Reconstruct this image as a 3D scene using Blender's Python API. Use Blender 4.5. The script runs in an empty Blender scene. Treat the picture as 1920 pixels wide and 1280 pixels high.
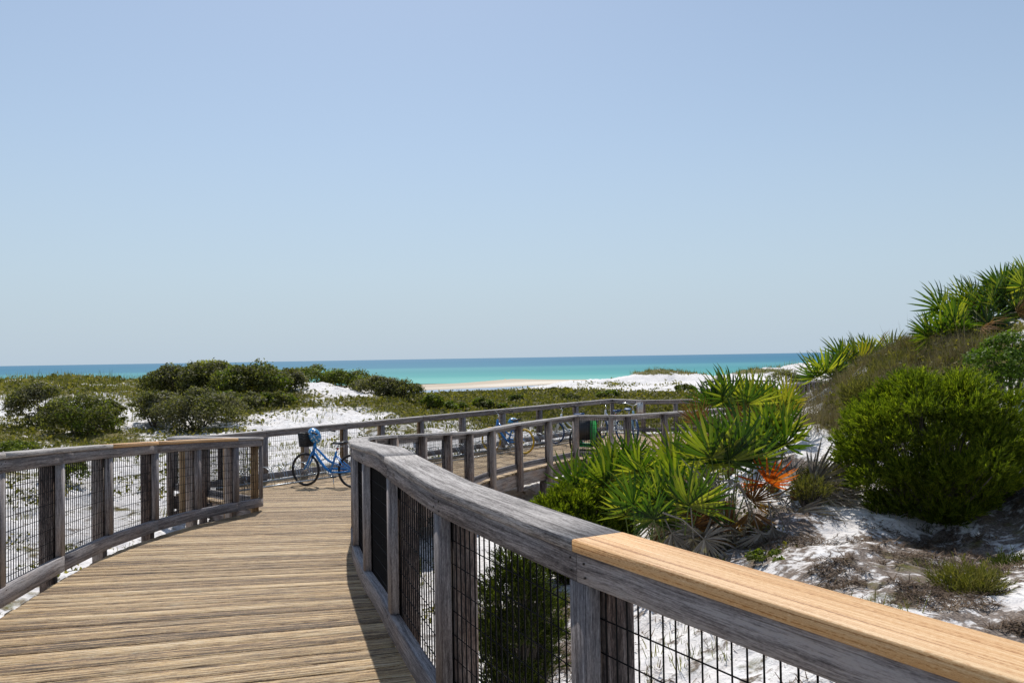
import bpy, math, random
import numpy as np
from mathutils import Vector, Matrix

random.seed(7)
rng = np.random.default_rng(7)
S = bpy.context.scene
COL = S.collection
PI = math.pi
R = math.radians

# ------------------------------------------------------------------ camera
F = 1536.0                      # focal length in photo pixels (1920 wide)
EYE = Vector((0.0, 0.0, 1.62))
PITCH = math.atan(30.3 / F)
ROLL = R(0.94)
fw = Vector((0, math.cos(PITCH), math.sin(PITCH)))
r0 = Vector((1, 0, 0))
u0 = r0.cross(fw)
rt = r0 * math.cos(ROLL) - u0 * math.sin(ROLL)
up = u0 * math.cos(ROLL) + r0 * math.sin(ROLL)
cam_d = bpy.data.cameras.new('camera')
cam = bpy.data.objects.new('camera', cam_d)
COL.objects.link(cam)
M = Matrix((rt, up, -fw)).transposed().to_4x4()
M.translation = EYE
cam.matrix_world = M
cam_d.sensor_width = 36.0
cam_d.lens = 36.0 * F / 1920.0
cam_d.clip_start = 0.05
cam_d.clip_end = 90000
S.camera = cam

# ------------------------------------------------------------------ light
SUN_EL, SUN_AZ = 54.0, -9.0
sunv = Vector((math.sin(R(SUN_AZ)) * math.cos(R(SUN_EL)), math.cos(R(SUN_AZ)) * math.cos(R(SUN_EL)), math.sin(R(SUN_EL))))
sl = bpy.data.lights.new('sun', 'SUN')
sl.energy = 4.4
sl.angle = R(0.5)
sl.color = (1.0, 0.955, 0.88)
so = bpy.data.objects.new('sun', sl)
COL.objects.link(so)
so.rotation_euler = sunv.to_track_quat('Z', 'Y').to_euler()
so.location = (-20, 60, 80)

W = bpy.data.worlds.new('World')
S.world = W
W.use_nodes = True
wn = W.node_tree
for n in list(wn.nodes):
    wn.nodes.remove(n)
sky = wn.nodes.new('ShaderNodeTexSky')
sky.sky_type = 'NISHITA'
sky.sun_disc = False
sky.sun_elevation = R(SUN_EL)
sky.sun_rotation = R(SUN_AZ)
sky.altitude = 0
sky.air_density = 1.0
sky.dust_density = 0.6
sky.ozone_density = 1.15
bg = wn.nodes.new('ShaderNodeBackground')
bg.inputs['Strength'].default_value = 0.115
wo = wn.nodes.new('ShaderNodeOutputWorld')
wn.links.new(sky.outputs[0], bg.inputs[0])
# humid sea air: a pale veil, thickest at the horizon all round
bg2 = wn.nodes.new('ShaderNodeBackground')
bg2.inputs['Color'].default_value = (.47, .585, .70, 1)
wtc = wn.nodes.new('ShaderNodeTexCoord')
wsp = wn.nodes.new('ShaderNodeSeparateXYZ')
wn.links.new(wtc.outputs['Generated'], wsp.inputs[0])
wrp = wn.nodes.new('ShaderNodeValToRGB')
wrp.color_ramp.interpolation = 'B_SPLINE'
for i, (p_, v_) in enumerate(((0.0, .97), (.10, .78), (.25, .42), (.5, .2), (1.0, .12))):
    el_ = wrp.color_ramp.elements[i] if i < 2 else wrp.color_ramp.elements.new(p_)
    el_.position = p_; el_.color = (v_, v_, v_, 1)
wn.links.new(wsp.outputs[2], wrp.inputs[0])
wmx = wn.nodes.new('ShaderNodeMixShader')
wn.links.new(wrp.outputs[0], wmx.inputs[0]); wn.links.new(bg.outputs[0], wmx.inputs[1]); wn.links.new(bg2.outputs[0], wmx.inputs[2])
wn.links.new(wmx.outputs[0], wo.inputs[0])

S.view_settings.view_transform = 'Standard'
S.view_settings.look = 'None'
S.view_settings.gamma = 1
S.view_settings.use_curve_mapping = False
S.view_settings.exposure = 0.0
S.cycles.max_bounces = 8
S.cycles.transparent_max_bounces = 8

# ------------------------------------------------------------------ helpers
def ray(px, py):
    return fw + rt * ((px - 960.0) / F) + up * ((640.0 - py) / F)

def at(px, py, Y):
    """point seen at photo pixel (px,py) at distance Y ahead"""
    d = ray(px, py)
    return EYE + d * (Y / d.y)

def project(X, Y, Z):
    dx, dy, dz = X - EYE.x, Y - EYE.y, Z - EYE.z
    c = dx * fw.x + dy * fw.y + dz * fw.z
    c = np.maximum(c, 0.05)
    a = dx * rt.x + dy * rt.y + dz * rt.z
    b = dx * up.x + dy * up.y + dz * up.z
    return 960 + F * a / c, 640 - F * b / c

def tag(o, label=None, cat=None, group=None, kind=None):
    if label: o['label'] = label
    if cat: o['category'] = cat
    if group: o['group'] = group
    if kind: o['kind'] = kind
    return o

def empty(name, loc, rz=0.0):
    o = bpy.data.objects.new(name, None)
    o.empty_display_size = 0.2
    COL.objects.link(o)
    o.location = loc
    o.rotation_euler = (0, 0, rz)
    return o

def link(name, me, parent=None, loc=(0, 0, 0)):
    o = bpy.data.objects.new(name, me)
    COL.objects.link(o)
    if parent is not None:
        o.parent = parent
    o.location = loc
    return o

def np_mesh(name, V, Fc, mat=None, uv=None, smooth=False):
    """V (N,3); Fc (M,k) index array or list of such arrays"""
    me = bpy.data.meshes.new(name)
    V = np.asarray(V, dtype=np.float32)
    if not isinstance(Fc, list):
        Fc = [Fc]
    Fc = [np.asarray(f, dtype=np.int32) for f in Fc if len(f)]
    loops = np.concatenate([f.ravel() for f in Fc])
    tot = np.concatenate([np.full(len(f), f.shape[1], dtype=np.int32) for f in Fc])
    start = np.concatenate([[0], np.cumsum(tot)[:-1]]).astype(np.int32)
    me.vertices.add(len(V)); me.vertices.foreach_set('co', V.ravel())
    me.loops.add(len(loops)); me.loops.foreach_set('vertex_index', loops)
    me.polygons.add(len(tot)); me.polygons.foreach_set('loop_start', start); me.polygons.foreach_set('loop_total', tot)
    if uv is not None:
        l = me.uv_layers.new(name='UVMap')
        l.data.foreach_set('uv', np.asarray(uv, dtype=np.float32).ravel())
    me.update(calc_edges=True)
    if smooth:
        me.polygons.foreach_set('use_smooth', np.ones(len(tot), dtype=bool))
    if mat is not None:
        me.materials.append(mat)
    return me

class MB:
    """collects tubes / boxes / lathes into one mesh"""
    def __init__(s):
        s.v = []; s.f3 = []; s.f4 = []; s.n = 0
    def add(s, V, f3=(), f4=()):
        b = s.n
        s.v.append(np.asarray(V, dtype=float).reshape(-1, 3)); s.n += len(s.v[-1])
        s.f3 += [[a + b for a in f] for f in f3]
        s.f4 += [[a + b for a in f] for f in f4]
    def tube(s, pts, r, n=8, caps=True):
        pts = [Vector(p) for p in pts]
        rs = r if isinstance(r, (list, tuple)) else [r] * len(pts)
        ring = []
        prev = None
        for i, p in enumerate(pts):
            t = (pts[min(i + 1, len(pts) - 1)] - pts[max(i - 1, 0)])
            if t.length < 1e-9: t = Vector((0, 0, 1))
            t.normalize()
            if prev is None:
                a = Vector((0, 0, 1)) if abs(t.z) < 0.9 else Vector((1, 0, 0))
                nrm = t.cross(a).normalized()
            else:
                nrm = (prev - t * prev.dot(t))
                nrm = nrm.normalized() if nrm.length > 1e-6 else t.orthogonal().normalized()
            prev = nrm
            b = t.cross(nrm)
            for k in range(n):
                a = 2 * PI * (k + .5) / n
                ring.append(p + (nrm * math.cos(a) + b * math.sin(a)) * rs[i])
        f4 = []; f3 = []
        for i in range(len(pts) - 1):
            for k in range(n):
                k2 = (k + 1) % n
                f4.append([i * n + k, i * n + k2, (i + 1) * n + k2, (i + 1) * n + k])
        if caps:
            e = (len(pts) - 1) * n
            for k in range(1, n - 1):
                f3.append([0, k + 1, k]); f3.append([e, e + k, e + k + 1])
        s.add([tuple(q) for q in ring], f3, f4)
    def loop(s, pts, r, n=6):
        pts = [Vector(p) for p in pts]; m = len(pts); ring = []
        for i, p in enumerate(pts):
            t = (pts[(i + 1) % m] - pts[i - 1]).normalized()
            nrm = t.cross(Vector((0, 1, 0)))
            nrm = nrm.normalized() if nrm.length > .2 else t.orthogonal().normalized()
            b = t.cross(nrm)
            for k in range(n):
                a = 2 * PI * k / n
                ring.append(tuple(p + (nrm * math.cos(a) + b * math.sin(a)) * r))
        f4 = [[i * n + k, i * n + (k + 1) % n, ((i + 1) % m) * n + (k + 1) % n, ((i + 1) % m) * n + k] for i in range(m) for k in range(n)]
        s.add(ring, (), f4)
    def box(s, c, sz, rot=None, taper=1.0):
        V = []
        for z in (-.5, .5):
            k = taper if z > 0 else 1.0
            for x, y in ((-.5, -.5), (.5, -.5), (.5, .5), (-.5, .5)):
                p = Vector((x * sz[0] * k, y * sz[1] * k, z * sz[2]))
                if rot is not None: p = rot @ p
                V.append(tuple(p + Vector(c)))
        s.add(V, (), [[3, 2, 1, 0], [4, 5, 6, 7], [0, 1, 5, 4], [1, 2, 6, 5], [2, 3, 7, 6], [3, 0, 4, 7]])
    def prism(s, poly, y0, y1, ax='y'):
        """poly in x,z extruded along y"""
        n = len(poly)
        V = [(p[0], y0, p[1]) for p in poly] + [(p[0], y1, p[1]) for p in poly]
        f4 = [[i, (i + 1) % n, n + (i + 1) % n, n + i] for i in range(n)]
        f3 = []
        for k in range(1, n - 1):
            f3.append([0, k + 1, k]); f3.append([n, n + k, n + k + 1])
        s.add(V, f3, f4)
    def build(s, name, mat, parent=None, loc=(0, 0, 0), smooth=False):
        fs = []
        if s.f3: fs.append(np.array(s.f3))
        if s.f4: fs.append(np.array(s.f4))
        me = np_mesh(name, np.concatenate(s.v), fs, mat, smooth=smooth)
        return link(name, me, parent, loc)

def _hash(i, j, seed):
    h = (i.astype(np.int64) * 374761393 + j.astype(np.int64) * 668265263 + seed * 1442695041) & 0xffffffff
    h = ((h ^ (h >> 13)) * 1274126177) & 0xffffffff
    return ((h ^ (h >> 16)) & 0xffff) / 65535.0

def vnoise(x, y, seed=0):
    x = np.asarray(x, dtype=float); y = np.asarray(y, dtype=float)
    i = np.floor(x); j = np.floor(y)
    fx = x - i; fy = y - j
    fx = fx * fx * (3 - 2 * fx); fy = fy * fy * (3 - 2 * fy)
    a = _hash(i, j, seed); b = _hash(i + 1, j, seed); c = _hash(i, j + 1, seed); d = _hash(i + 1, j + 1, seed)
    return (a + (b - a) * fx) * (1 - fy) + (c + (d - c) * fx) * fy

def fbm(x, y, seed=0, o=4):
    v = 0; a = .5; s = 0
    for k in range(o):
        v = v + a * vnoise(x * 2 ** k + 17.3 * k, y * 2 ** k - 9.1 * k, seed + k); s += a; a *= .5
    return v / s

# ------------------------------------------------------------------ materials
def new_mat(name):
    m = bpy.data.materials.new(name); m.use_nodes = True
    nt = m.node_tree
    for n in list(nt.nodes): nt.nodes.remove(n)
    out = nt.nodes.new('ShaderNodeOutputMaterial')
    return m, nt, out

def nd(nt, t, **kw):
    n = nt.nodes.new(t)
    for k, v in kw.items():
        if k in n.inputs: n.inputs[k].default_value = v
        else: setattr(n, k, v)
    return n

def ramp(nt, fac, stops, interp='LINEAR'):
    n = nt.nodes.new('ShaderNodeValToRGB')
    n.color_ramp.interpolation = interp
    e = n.color_ramp.elements
    while len(e) > 1: e.remove(e[-1])
    for i, (p, c) in enumerate(stops):
        if i == 0: el = e[0]; el.position = p
        else: el = e.new(p)
        el.color = (*c, 1) if len(c) == 3 else c
    nt.links.new(fac, n.inputs[0])
    return n

def math_n(nt, op, a, b=None, c=None, clamp=False):
    n = nt.nodes.new('ShaderNodeMath'); n.operation = op; n.use_clamp = clamp
    for i, v in enumerate((a, b, c)):
        if v is None: continue
        if isinstance(v, (int, float)): n.inputs[i].default_value = v
        else: nt.links.new(v, n.inputs[i])
    return n.outputs[0]

def mix_c(nt, fac, a, b, blend='MIX'):
    n = nt.nodes.new('ShaderNodeMix'); n.data_type = 'RGBA'; n.blend_type = blend
    for s, v in ((n.inputs[0], fac), (n.inputs[6], a), (n.inputs[7], b)):
        if isinstance(v, (int, float)): s.default_value = v
        elif isinstance(v, tuple): s.default_value = (*v, 1) if len(v) == 3 else v
        else: nt.links.new(v, s)
    return n.outputs[2]

def plain(name, col, rough=.5, metal=0.0, var=.12, spec=.5, coat=0.0):
    m, nt, out = new_mat(name)
    b = nd(nt, 'ShaderNodeBsdfPrincipled')
    b.inputs['Roughness'].default_value = rough
    b.inputs['Metallic'].default_value = metal
    b.inputs['Specular IOR Level'].default_value = spec
    b.inputs['Coat Weight'].default_value = coat
    tc = nd(nt, 'ShaderNodeTexCoord')
    ns = nd(nt, 'ShaderNodeTexNoise', Scale=14.0, Detail=4.0)
    nt.links.new(tc.outputs['Object'], ns.inputs['Vector'])
    c = mix_c(nt, ns.outputs[0], tuple(v * (1 - var) for v in col), tuple(min(1, v * (1 + var)) for v in col))
    nt.links.new(c, b.inputs['Base Color'])
    nt.links.new(b.outputs[0], out.inputs[0])
    return m

def wood(name, stops, patch, patch_amt=.5, streak=34.0, bump=.35, rough=.75, fine=.35, objvar=.35, spec=.35, crack=.6, warp=.018, gu=2.2, speck=.3, ckf=2.2, ck0=.34, ck1=.27):
    """weathered timber; uv = metres along the board, metres around it"""
    m, nt, out = new_mat(name)
    L = nt.links.new
    uv = nd(nt, 'ShaderNodeUVMap')
    oi = nd(nt, 'ShaderNodeObjectInfo')
    off = nd(nt, 'ShaderNodeCombineXYZ')
    L(math_n(nt, 'MULTIPLY', oi.outputs['Random'], 91.7), off.inputs[0])
    L(math_n(nt, 'MULTIPLY', oi.outputs['Random'], 37.3), off.inputs[1])
    L(math_n(nt, 'MULTIPLY', oi.outputs['Random'], 13.1), off.inputs[2])
    add = nd(nt, 'ShaderNodeVectorMath'); add.operation = 'ADD'
    L(uv.outputs[0], add.inputs[0]); L(off.outputs[0], add.inputs[1])
    # slow warp for knots / wavy grain
    mpw = nd(nt, 'ShaderNodeMapping'); mpw.inputs['Scale'].default_value = (3.0, 11.0, 1)
    L(add.outputs[0], mpw.inputs[0])
    nw = nd(nt, 'ShaderNodeTexNoise', Scale=1.0, Detail=1.0); L(mpw.outputs[0], nw.inputs['Vector'])
    wv = nd(nt, 'ShaderNodeCombineXYZ')
    L(math_n(nt, 'MULTIPLY', nw.outputs[0], warp), wv.inputs[1])
    add2 = nd(nt, 'ShaderNodeVectorMath'); add2.operation = 'ADD'
    L(add.outputs[0], add2.inputs[0]); L(wv.outputs[0], add2.inputs[1])
    def noise(sx, sy, det, rg=.5):
        mp = nd(nt, 'ShaderNodeMapping'); mp.inputs['Scale'].default_value = (sx, sy, 1)
        L(add2.outputs[0], mp.inputs[0])
        n = nd(nt, 'ShaderNodeTexNoise', Scale=1.0, Detail=det, Roughness=rg); L(mp.outputs[0], n.inputs['Vector'])
        return n.outputs[0]
    g1 = noise(gu, streak, 7.0, .72)
    g2 = noise(gu * 9, streak * 5.5, 3.0, .7)
    g3 = noise(2.6, 6.0, 5.0, .6)
    g4 = noise(gu * 1.3, streak * ckf, 3.0, .55)
    mg5 = nd(nt, 'ShaderNodeMapping'); mg5.inputs['Scale'].default_value = (70, 190, 1); L(add.outputs[0], mg5.inputs[0])
    n5_ = nd(nt, 'ShaderNodeTexNoise', Scale=1.0, Detail=3.0, Roughness=.7); L(mg5.outputs[0], n5_.inputs['Vector'])
    g1 = math_n(nt, 'ADD', g1, math_n(nt, 'MULTIPLY', math_n(nt, 'SUBTRACT', n5_.outputs[0], .5), speck))
    f = math_n(nt, 'ADD', math_n(nt, 'MULTIPLY', g1, 1.0), math_n(nt, 'MULTIPLY', math_n(nt, 'SUBTRACT', g2, .5), fine))
    f = math_n(nt, 'ADD', f, math_n(nt, 'MULTIPLY', math_n(nt, 'SUBTRACT', oi.outputs['Random'], .5), objvar))
    cr = ramp(nt, f, stops)
    pf = nd(nt, 'ShaderNodeMapRange'); pf.inputs[1].default_value = .45; pf.inputs[2].default_value = .68
    L(g3, pf.inputs[0])
    col = mix_c(nt, math_n(nt, 'MULTIPLY', pf.outputs[0], patch_amt), cr.outputs[0], mix_c(nt, 1.0, cr.outputs[0], patch, 'MULTIPLY'))
    ck = nd(nt, 'ShaderNodeMapRange'); ck.inputs[1].default_value = ck0; ck.inputs[2].default_value = ck1
    L(g4, ck.inputs[0])
    col = mix_c(nt, math_n(nt, 'MULTIPLY', ck.outputs[0], crack), col, mix_c(nt, 1.0, col, (.25, .22, .2), 'MULTIPLY'))
    mk_ = nd(nt, 'ShaderNodeMapping'); mk_.inputs['Scale'].default_value = (1.7, 5.5, 1); L(add.outputs[0], mk_.inputs[0])
    vk = nd(nt, 'ShaderNodeTexVoronoi', Scale=1.0); L(mk_.outputs[0], vk.inputs['Vector'])
    kn = nd(nt, 'ShaderNodeMapRange'); kn.inputs[1].default_value = .085; kn.inputs[2].default_value = .03; L(vk.outputs['Distance'], kn.inputs[0])
    col = mix_c(nt, math_n(nt, 'MULTIPLY', kn.outputs[0], .75), col, mix_c(nt, 1.0, col, (.28, .2, .14), 'MULTIPLY'))
    b = nd(nt, 'ShaderNodeBsdfPrincipled', Roughness=rough)
    b.inputs['Specular IOR Level'].default_value = spec
    L(col, b.inputs['Base Color'])
    h = math_n(nt, 'ADD', math_n(nt, 'ADD', g1, math_n(nt, 'MULTIPLY', g2, .5)), math_n(nt, 'MULTIPLY', ck.outputs[0], -.6))
    bp = nd(nt, 'ShaderNodeBump', Strength=bump, Distance=.004)
    L(h, bp.inputs['Height']); L(bp.outputs[0], b.inputs['Normal'])
    L(b.outputs[0], out.inputs[0])
    return m

def foliage(name, c0, c1, c2, trans=.35, rough=.6, obj=.0, spec=.18, tipcol=None):
    """leaves: colour varies from island to island, some light passes through"""
    m, nt, out = new_mat(name)
    L = nt.links.new
    g = nd(nt, 'ShaderNodeNewGeometry')
    oi = nd(nt, 'ShaderNodeObjectInfo')
    tc = nd(nt, 'ShaderNodeTexCoord')
    ns = nd(nt, 'ShaderNodeTexNoise', Scale=2.2, Detail=3.0); L(tc.outputs['Object'], ns.inputs['Vector'])
    f = math_n(nt, 'ADD', math_n(nt, 'MULTIPLY', g.outputs['Random Per Island'], .6), math_n(nt, 'MULTIPLY', ns.outputs[0], .4))
    f = math_n(nt, 'ADD', f, math_n(nt, 'MULTIPLY', math_n(nt, 'SUBTRACT', oi.outputs['Random'], .5), obj))
    cr = ramp(nt, f, [(.15, c0), (.5, c1), (.88, c2)])
    b = nd(nt, 'ShaderNodeBsdfPrincipled', Roughness=rough)
    b.inputs['Specular IOR Level'].default_value = spec
    L(cr.outputs[0], b.inputs['Base Color'])
    t = nd(nt, 'ShaderNodeBsdfTranslucent')
    tcx = mix_c(nt, 1.0, cr.outputs[0], (1.7, 1.9, .55), 'MULTIPLY')
    L(tcx, t.inputs[0])
    mx = nd(nt, 'ShaderNodeMixShader'); mx.inputs[0].default_value = trans
    L(b.outputs[0], mx.inputs[1]); L(t.outputs[0], mx.inputs[2]); L(mx.outputs[0], out.inputs[0])
    return m

M_DECK = wood('deck_wood', [(.30, (.032, .022, .016)), (.40, (.11, .073, .048)), (.47, (.24, .15, .08)), (.53, (.43, .275, .125)), (.60, (.56, .40, .21)), (.72, (.60, .50, .36))],
              (.74, .78, .88), .65, streak=52, bump=1.0, rough=.7, fine=1.1, objvar=.16, spec=.3, crack=.85, warp=.006, gu=1.0, speck=.4, ckf=.85, ck0=.42, ck1=.35)
M_RAIL = wood('grey_rail_wood', [(.30, (.065, .056, .058)), (.43, (.15, .135, .138)), (.53, (.24, .22, .222)), (.68, (.38, .355, .355))],
              (1.22, 1.05, .9), .5, streak=50, bump=.8, rough=.8, fine=.7, objvar=.12, crack=.8, gu=1.6, speck=.4)
M_CAP = wood('cap_board_wood', [(.30, (.09, .078, .075)), (.43, (.23, .21, .20)), (.53, (.37, .34, .325)), (.68, (.52, .49, .47))],
             (.72, .70, .70), .7, streak=48, bump=.9, rough=.75, fine=.8, objvar=.1, crack=.95, gu=1.8, speck=.4)
M_POST = wood('brown_post_wood', [(.32, (.045, .034, .03)), (.44, (.13, .10, .09)), (.53, (.22, .18, .16)), (.66, (.33, .29, .265))],
              (1.25, .93, .68), .6, streak=36, bump=.7, rough=.8, fine=.6, objvar=.2, crack=.7, gu=2.6)
M_TAN = wood('tan_post_wood', [(.32, (.09, .052, .026)), (.44, (.19, .115, .055)), (.53, (.30, .19, .095)), (.66, (.40, .28, .16))],
             (.8, .7, .6), .5, streak=36, bump=.5, rough=.75, fine=.5, objvar=.15, crack=.5)
M_NEW = wood('new_pine_wood', [(.38, (.30, .125, .035)), (.455, (.52, .27, .10)), (.495, (.72, .47, .24)), (.535, (.56, .30, .12)), (.60, (.76, .54, .31)), (.68, (.66, .42, .20))],
             (.92, .86, .72), .5, streak=70, bump=.4, rough=.55, fine=.3, objvar=.03, crack=.5, warp=.006, gu=.35)
M_WIRE = plain('black_wire', (.006, .006, .007), .75, spec=.15)
M_NAIL = plain('dark_nail', (.03, .025, .022), .7)
M_GALV = plain('galvanised_steel', (.42, .45, .48), .35, .85)
M_BLACK = plain('black_rubber', (.014, .013, .015), .6)
M_BLKPL = plain('black_plastic', (.02, .02, .022), .45)
M_BLUE = plain('blue_paint', (.008, .21, .60), .3, 0, .1, coat=.5)
M_DBLUE = plain('dark_blue_rubber', (.02, .07, .20), .5)
M_WHITE = plain('white_paint', (.75, .77, .78), .35, coat=.3)
M_SILVER = plain('silver_metal', (.62, .63, .65), .25, .9)
M_YEL = plain('yellow_rubber', (.75, .46, .02), .55)
M_GREEN = plain('green_fabric', (.02, .33, .06), .7)
M_LBLUE = plain('light_blue_frame', (.25, .45, .62), .35)
M_HELM = plain('blue_helmet_shell', (.03, .25, .55), .3, coat=.4)
M_RED = plain('red_reflector', (.5, .03, .02), .3)

# ------------------------------------------------------------------ deck heights and plan
def deckz(y):
    if y < 5.1: return 0.0
    if y > 16.1: return -.88
    return -.08 * (y - 5.1)

RP1 = [(2.75, -1.85), (2.12, -.78), (1.48, .30), (.84, 1.36), (.17, 2.48), (-.36, 3.59), (-.74, 4.68), (-1.10, 5.86), (-1.42, 7.1), (-1.68, 8.35), (-1.88, 9.6), (-2.0, 10.85),
       (-1.88, 12.05), (-1.58, 13.2), (-1.27, 14.4), (-.95, 15.6), (-.55, 16.8), (.02, 17.95), (.72, 19.0), (1.47, 20.1)]
RP2 = [(1.47, 20.1), (2.36, 19.95)]
RP3 = [(2.36, 19.95), (2.72, 19.98), (3.72, 20.6), (4.75, 21.3), (5.8, 22.1), (6.9, 22.9), (8.0, 23.9), (9.0, 25.5), (9.9, 27.6), (10.6, 29.6)]
LP1 = [(-1.6, -.6), (-1.95, .6), (-2.3, 1.8), (-2.68, 3.0), (-3.05, 4.2), (-3.37, 5.45), (-3.70, 6.78), (-3.95, 8.1), (-4.04, 9.35), (-4.0, 10.5), (-3.82, 11.4), (-3.67, 12.05)]
LP2 = [(-3.67, 12.05), (-4.4, 13.0), (-5.15, 13.95), (-5.85, 14.85), (-6.35, 15.5)]
def bl(px):   # point of the straight back railing seen at that pixel column
    k = (px - 960) / F
    t = (k * 15.5 + 6.35) / (9.65 - k * 11.7)
    return (-6.35 + 9.65 * t, 15.5 + 11.7 * t)
BP1 = [(-6.35, 15.5)] + [bl(p) for p in (421, 498, 575, 648, 718, 792, 870, 945, 1014, 1082)] + [(3.3, 27.2)]
BP2 = [(3.3, 27.2), (4.12, 26.2)]
BP3 = [(4.12, 26.2), (5.22, 26.2), (6.35, 26.4), (7.5, 27.0), (8.4, 28.2), (9.0, 29.7), (9.5, 31.2)]

def catmull(V, ext0=None, ext1=None):
    V = [Vector((a, b, 0)) for a, b in V]
    P = [ext0 or V[0] * 2 - V[1]] + V + [ext1 or V[-1] * 2 - V[-2]]
    def pt(s):
        i = min(int(s), len(V) - 2); t = s - i
        a, b, c, d = P[i], P[i + 1], P[i + 2], P[i + 3]
        return (b * (1 - t) + c * t) * .6 + .4 * .5 * ((2 * b) + (c - a) * t + (2 * a - 5 * b + 4 * c - d) * t * t + (3 * b - a - 3 * c + d) * t ** 3)
    def tan(s):
        e = .12
        return (pt(min(s + e, len(V) - 1)) - pt(max(s - e, 0))).normalized()
    return pt, tan

def rect(l0, l1, z0, z1, c=.004):
    return [(l0 + c, z0), (l1 - c, z0), (l1, z0 + c), (l1, z1 - c), (l1 - c, z1), (l0 + c, z1), (l0, z1 - c), (l0, z0 + c)]

def sweep(name, mat, P, N, prof, parent, origin, endface=True):
    """P 3D stations, N lateral vectors, prof list of (lateral,z)"""
    n = len(prof); V = []; us = [0.0]
    for i in range(1, len(P)): us.append(us[-1] + (P[i] - P[i - 1]).length)
    per = [0.0]
    for i in range(n):
        a, b = prof[i], prof[(i + 1) % n]
        per.append(per[-1] + math.hypot(b[0] - a[0], b[1] - a[1]))
    o = P[0]
    for p, nn in zip(P, N):
        for (l, z) in prof:
            V.append(tuple(p + nn * l + Vector((0, 0, z)) - o))
    q = []; uv = []
    flip = ((P[-1] - P[0]).cross(N[0])).z > 0
    for i in range(len(P) - 1):
        for k in range(n):
            k2 = (k + 1) % n
            f = [i * n + k, i * n + k2, (i + 1) * n + k2, (i + 1) * n + k]
            w = [(us[i], per[k]), (us[i], per[k + 1]), (us[i + 1], per[k + 1]), (us[i + 1], per[k])]
            if flip: f.reverse(); w.reverse()
            q.append(f); uv += w
    e = []
    b = (len(P) - 1) * n
    f0 = list(range(n)); f1 = [b + k for k in range(n)]
    w0 = [(prof[k][0] * .25, prof[k][1]) for k in range(n)]
    w1 = [(prof[k][0] * .25 + us[-1], prof[k][1]) for k in range(n)]
    if flip: f1.reverse(); w1.reverse()
    else: f0.reverse(); w0.reverse()
    e = [f0, f1]
    uv = uv + w0 + w1
    me = np_mesh(name, V, [np.array(q), np.array(e)], mat, uv)
    return link(name, me, parent, o - origin)

def post_obj(name, mat, c, t, nn, l0, l1, w, z0, z1, parent, origin):
    """upright timber: lateral l0..l1, width w along t, centred on c"""
    prof = rect(-w / 2, w / 2, 0, 1, .005)
    # sweep upward: stations along z, lateral = t, 'z' of profile = nn
    h = z1 - z0
    V = []; cc = .006
    ring = [(-w / 2 + cc, l0), (w / 2 - cc, l0), (w / 2, l0 + cc), (w / 2, l1 - cc), (w / 2 - cc, l1), (-w / 2 + cc, l1), (-w / 2, l1 - cc), (-w / 2, l0 + cc)]
    per = [0.0]
    for i in range(8):
        a, b = ring[i], ring[(i + 1) % 8]; per.append(per[-1] + math.hypot(b[0] - a[0], b[1] - a[1]))
    for z in (0, h):
        for (a, l) in ring:
            V.append(tuple(t * a + nn * l + Vector((0, 0, z))))
    q = []; uv = []
    flip = t.cross(nn).z < 0
    for k in range(8):
        k2 = (k + 1) % 8
        f = [k, k2, 8 + k2, 8 + k]; w_ = [(0, per[k]), (0, per[k + 1]), (h, per[k + 1]), (h, per[k])]
        if flip: f.reverse(); w_.reverse()
        q.append(f); uv += w_
    f0 = list(range(8)); f1 = [8 + k for k in range(8)]
    uv += [(0, ring[k][1]) for k in range(8)] * 2
    if flip: f1.reverse()
    else: f0.reverse()
    me = np_mesh(name, V, [np.array(q), np.array([f0, f1])], mat, uv)
    return link(name, me, parent, c + Vector((0, 0, z0)) - origin)

def wire_panel(A, B, nn, zbA, zbB, parent, origin, lat=.076, step=.0508, hstep=.1016, r=.0035):
    """welded wire between two posts"""
    d = (B - A); L = d.length; t = d.normalized()
    vs = []; q = []
    def bar(p, p2, r=r):
        ax = (p2 - p).normalized()
        s1 = nn * r; s2 = ax.cross(nn).normalized() * r
        b = len(vs)
        for e in (p, p2):
            vs.extend([tuple(e + s1), tuple(e + s2), tuple(e - s1), tuple(e - s2)])
        for k in range(4):
            q.append([b + k, b + (k + 1) % 4, b + 4 + (k + 1) % 4, b + 4 + k])
    zb = lambda s: zbA + (zbB - zbA) * s / L
    k = 0; s = random.random() * step
    while s < L:
        p = A + t * s + nn * (lat + .002)
        j = random.uniform(-.002, .002)
        bar(Vector((p.x, p.y, zb(s) + .09)), Vector((p.x + t.x * j, p.y + t.y * j, zb(s) + 1.0)))
        s += step
    z = .12
    while z < 1.0:
        p0 = A + nn * (lat - .002); p1 = B + nn * (lat - .002)
        bar(Vector((p0.x, p0.y, zbA + z)), Vector((p1.x, p1.y, zbB + z)), r * .72)
        z += hstep
    vs = [tuple(Vector(v) - A) for v in vs]
    me = np_mesh('wire_mesh', vs, np.array(q), M_WIRE)
    o = link('wire_mesh', me, parent, A - origin)
    return o

DZ = lambda x, y: deckz(y)

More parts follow.
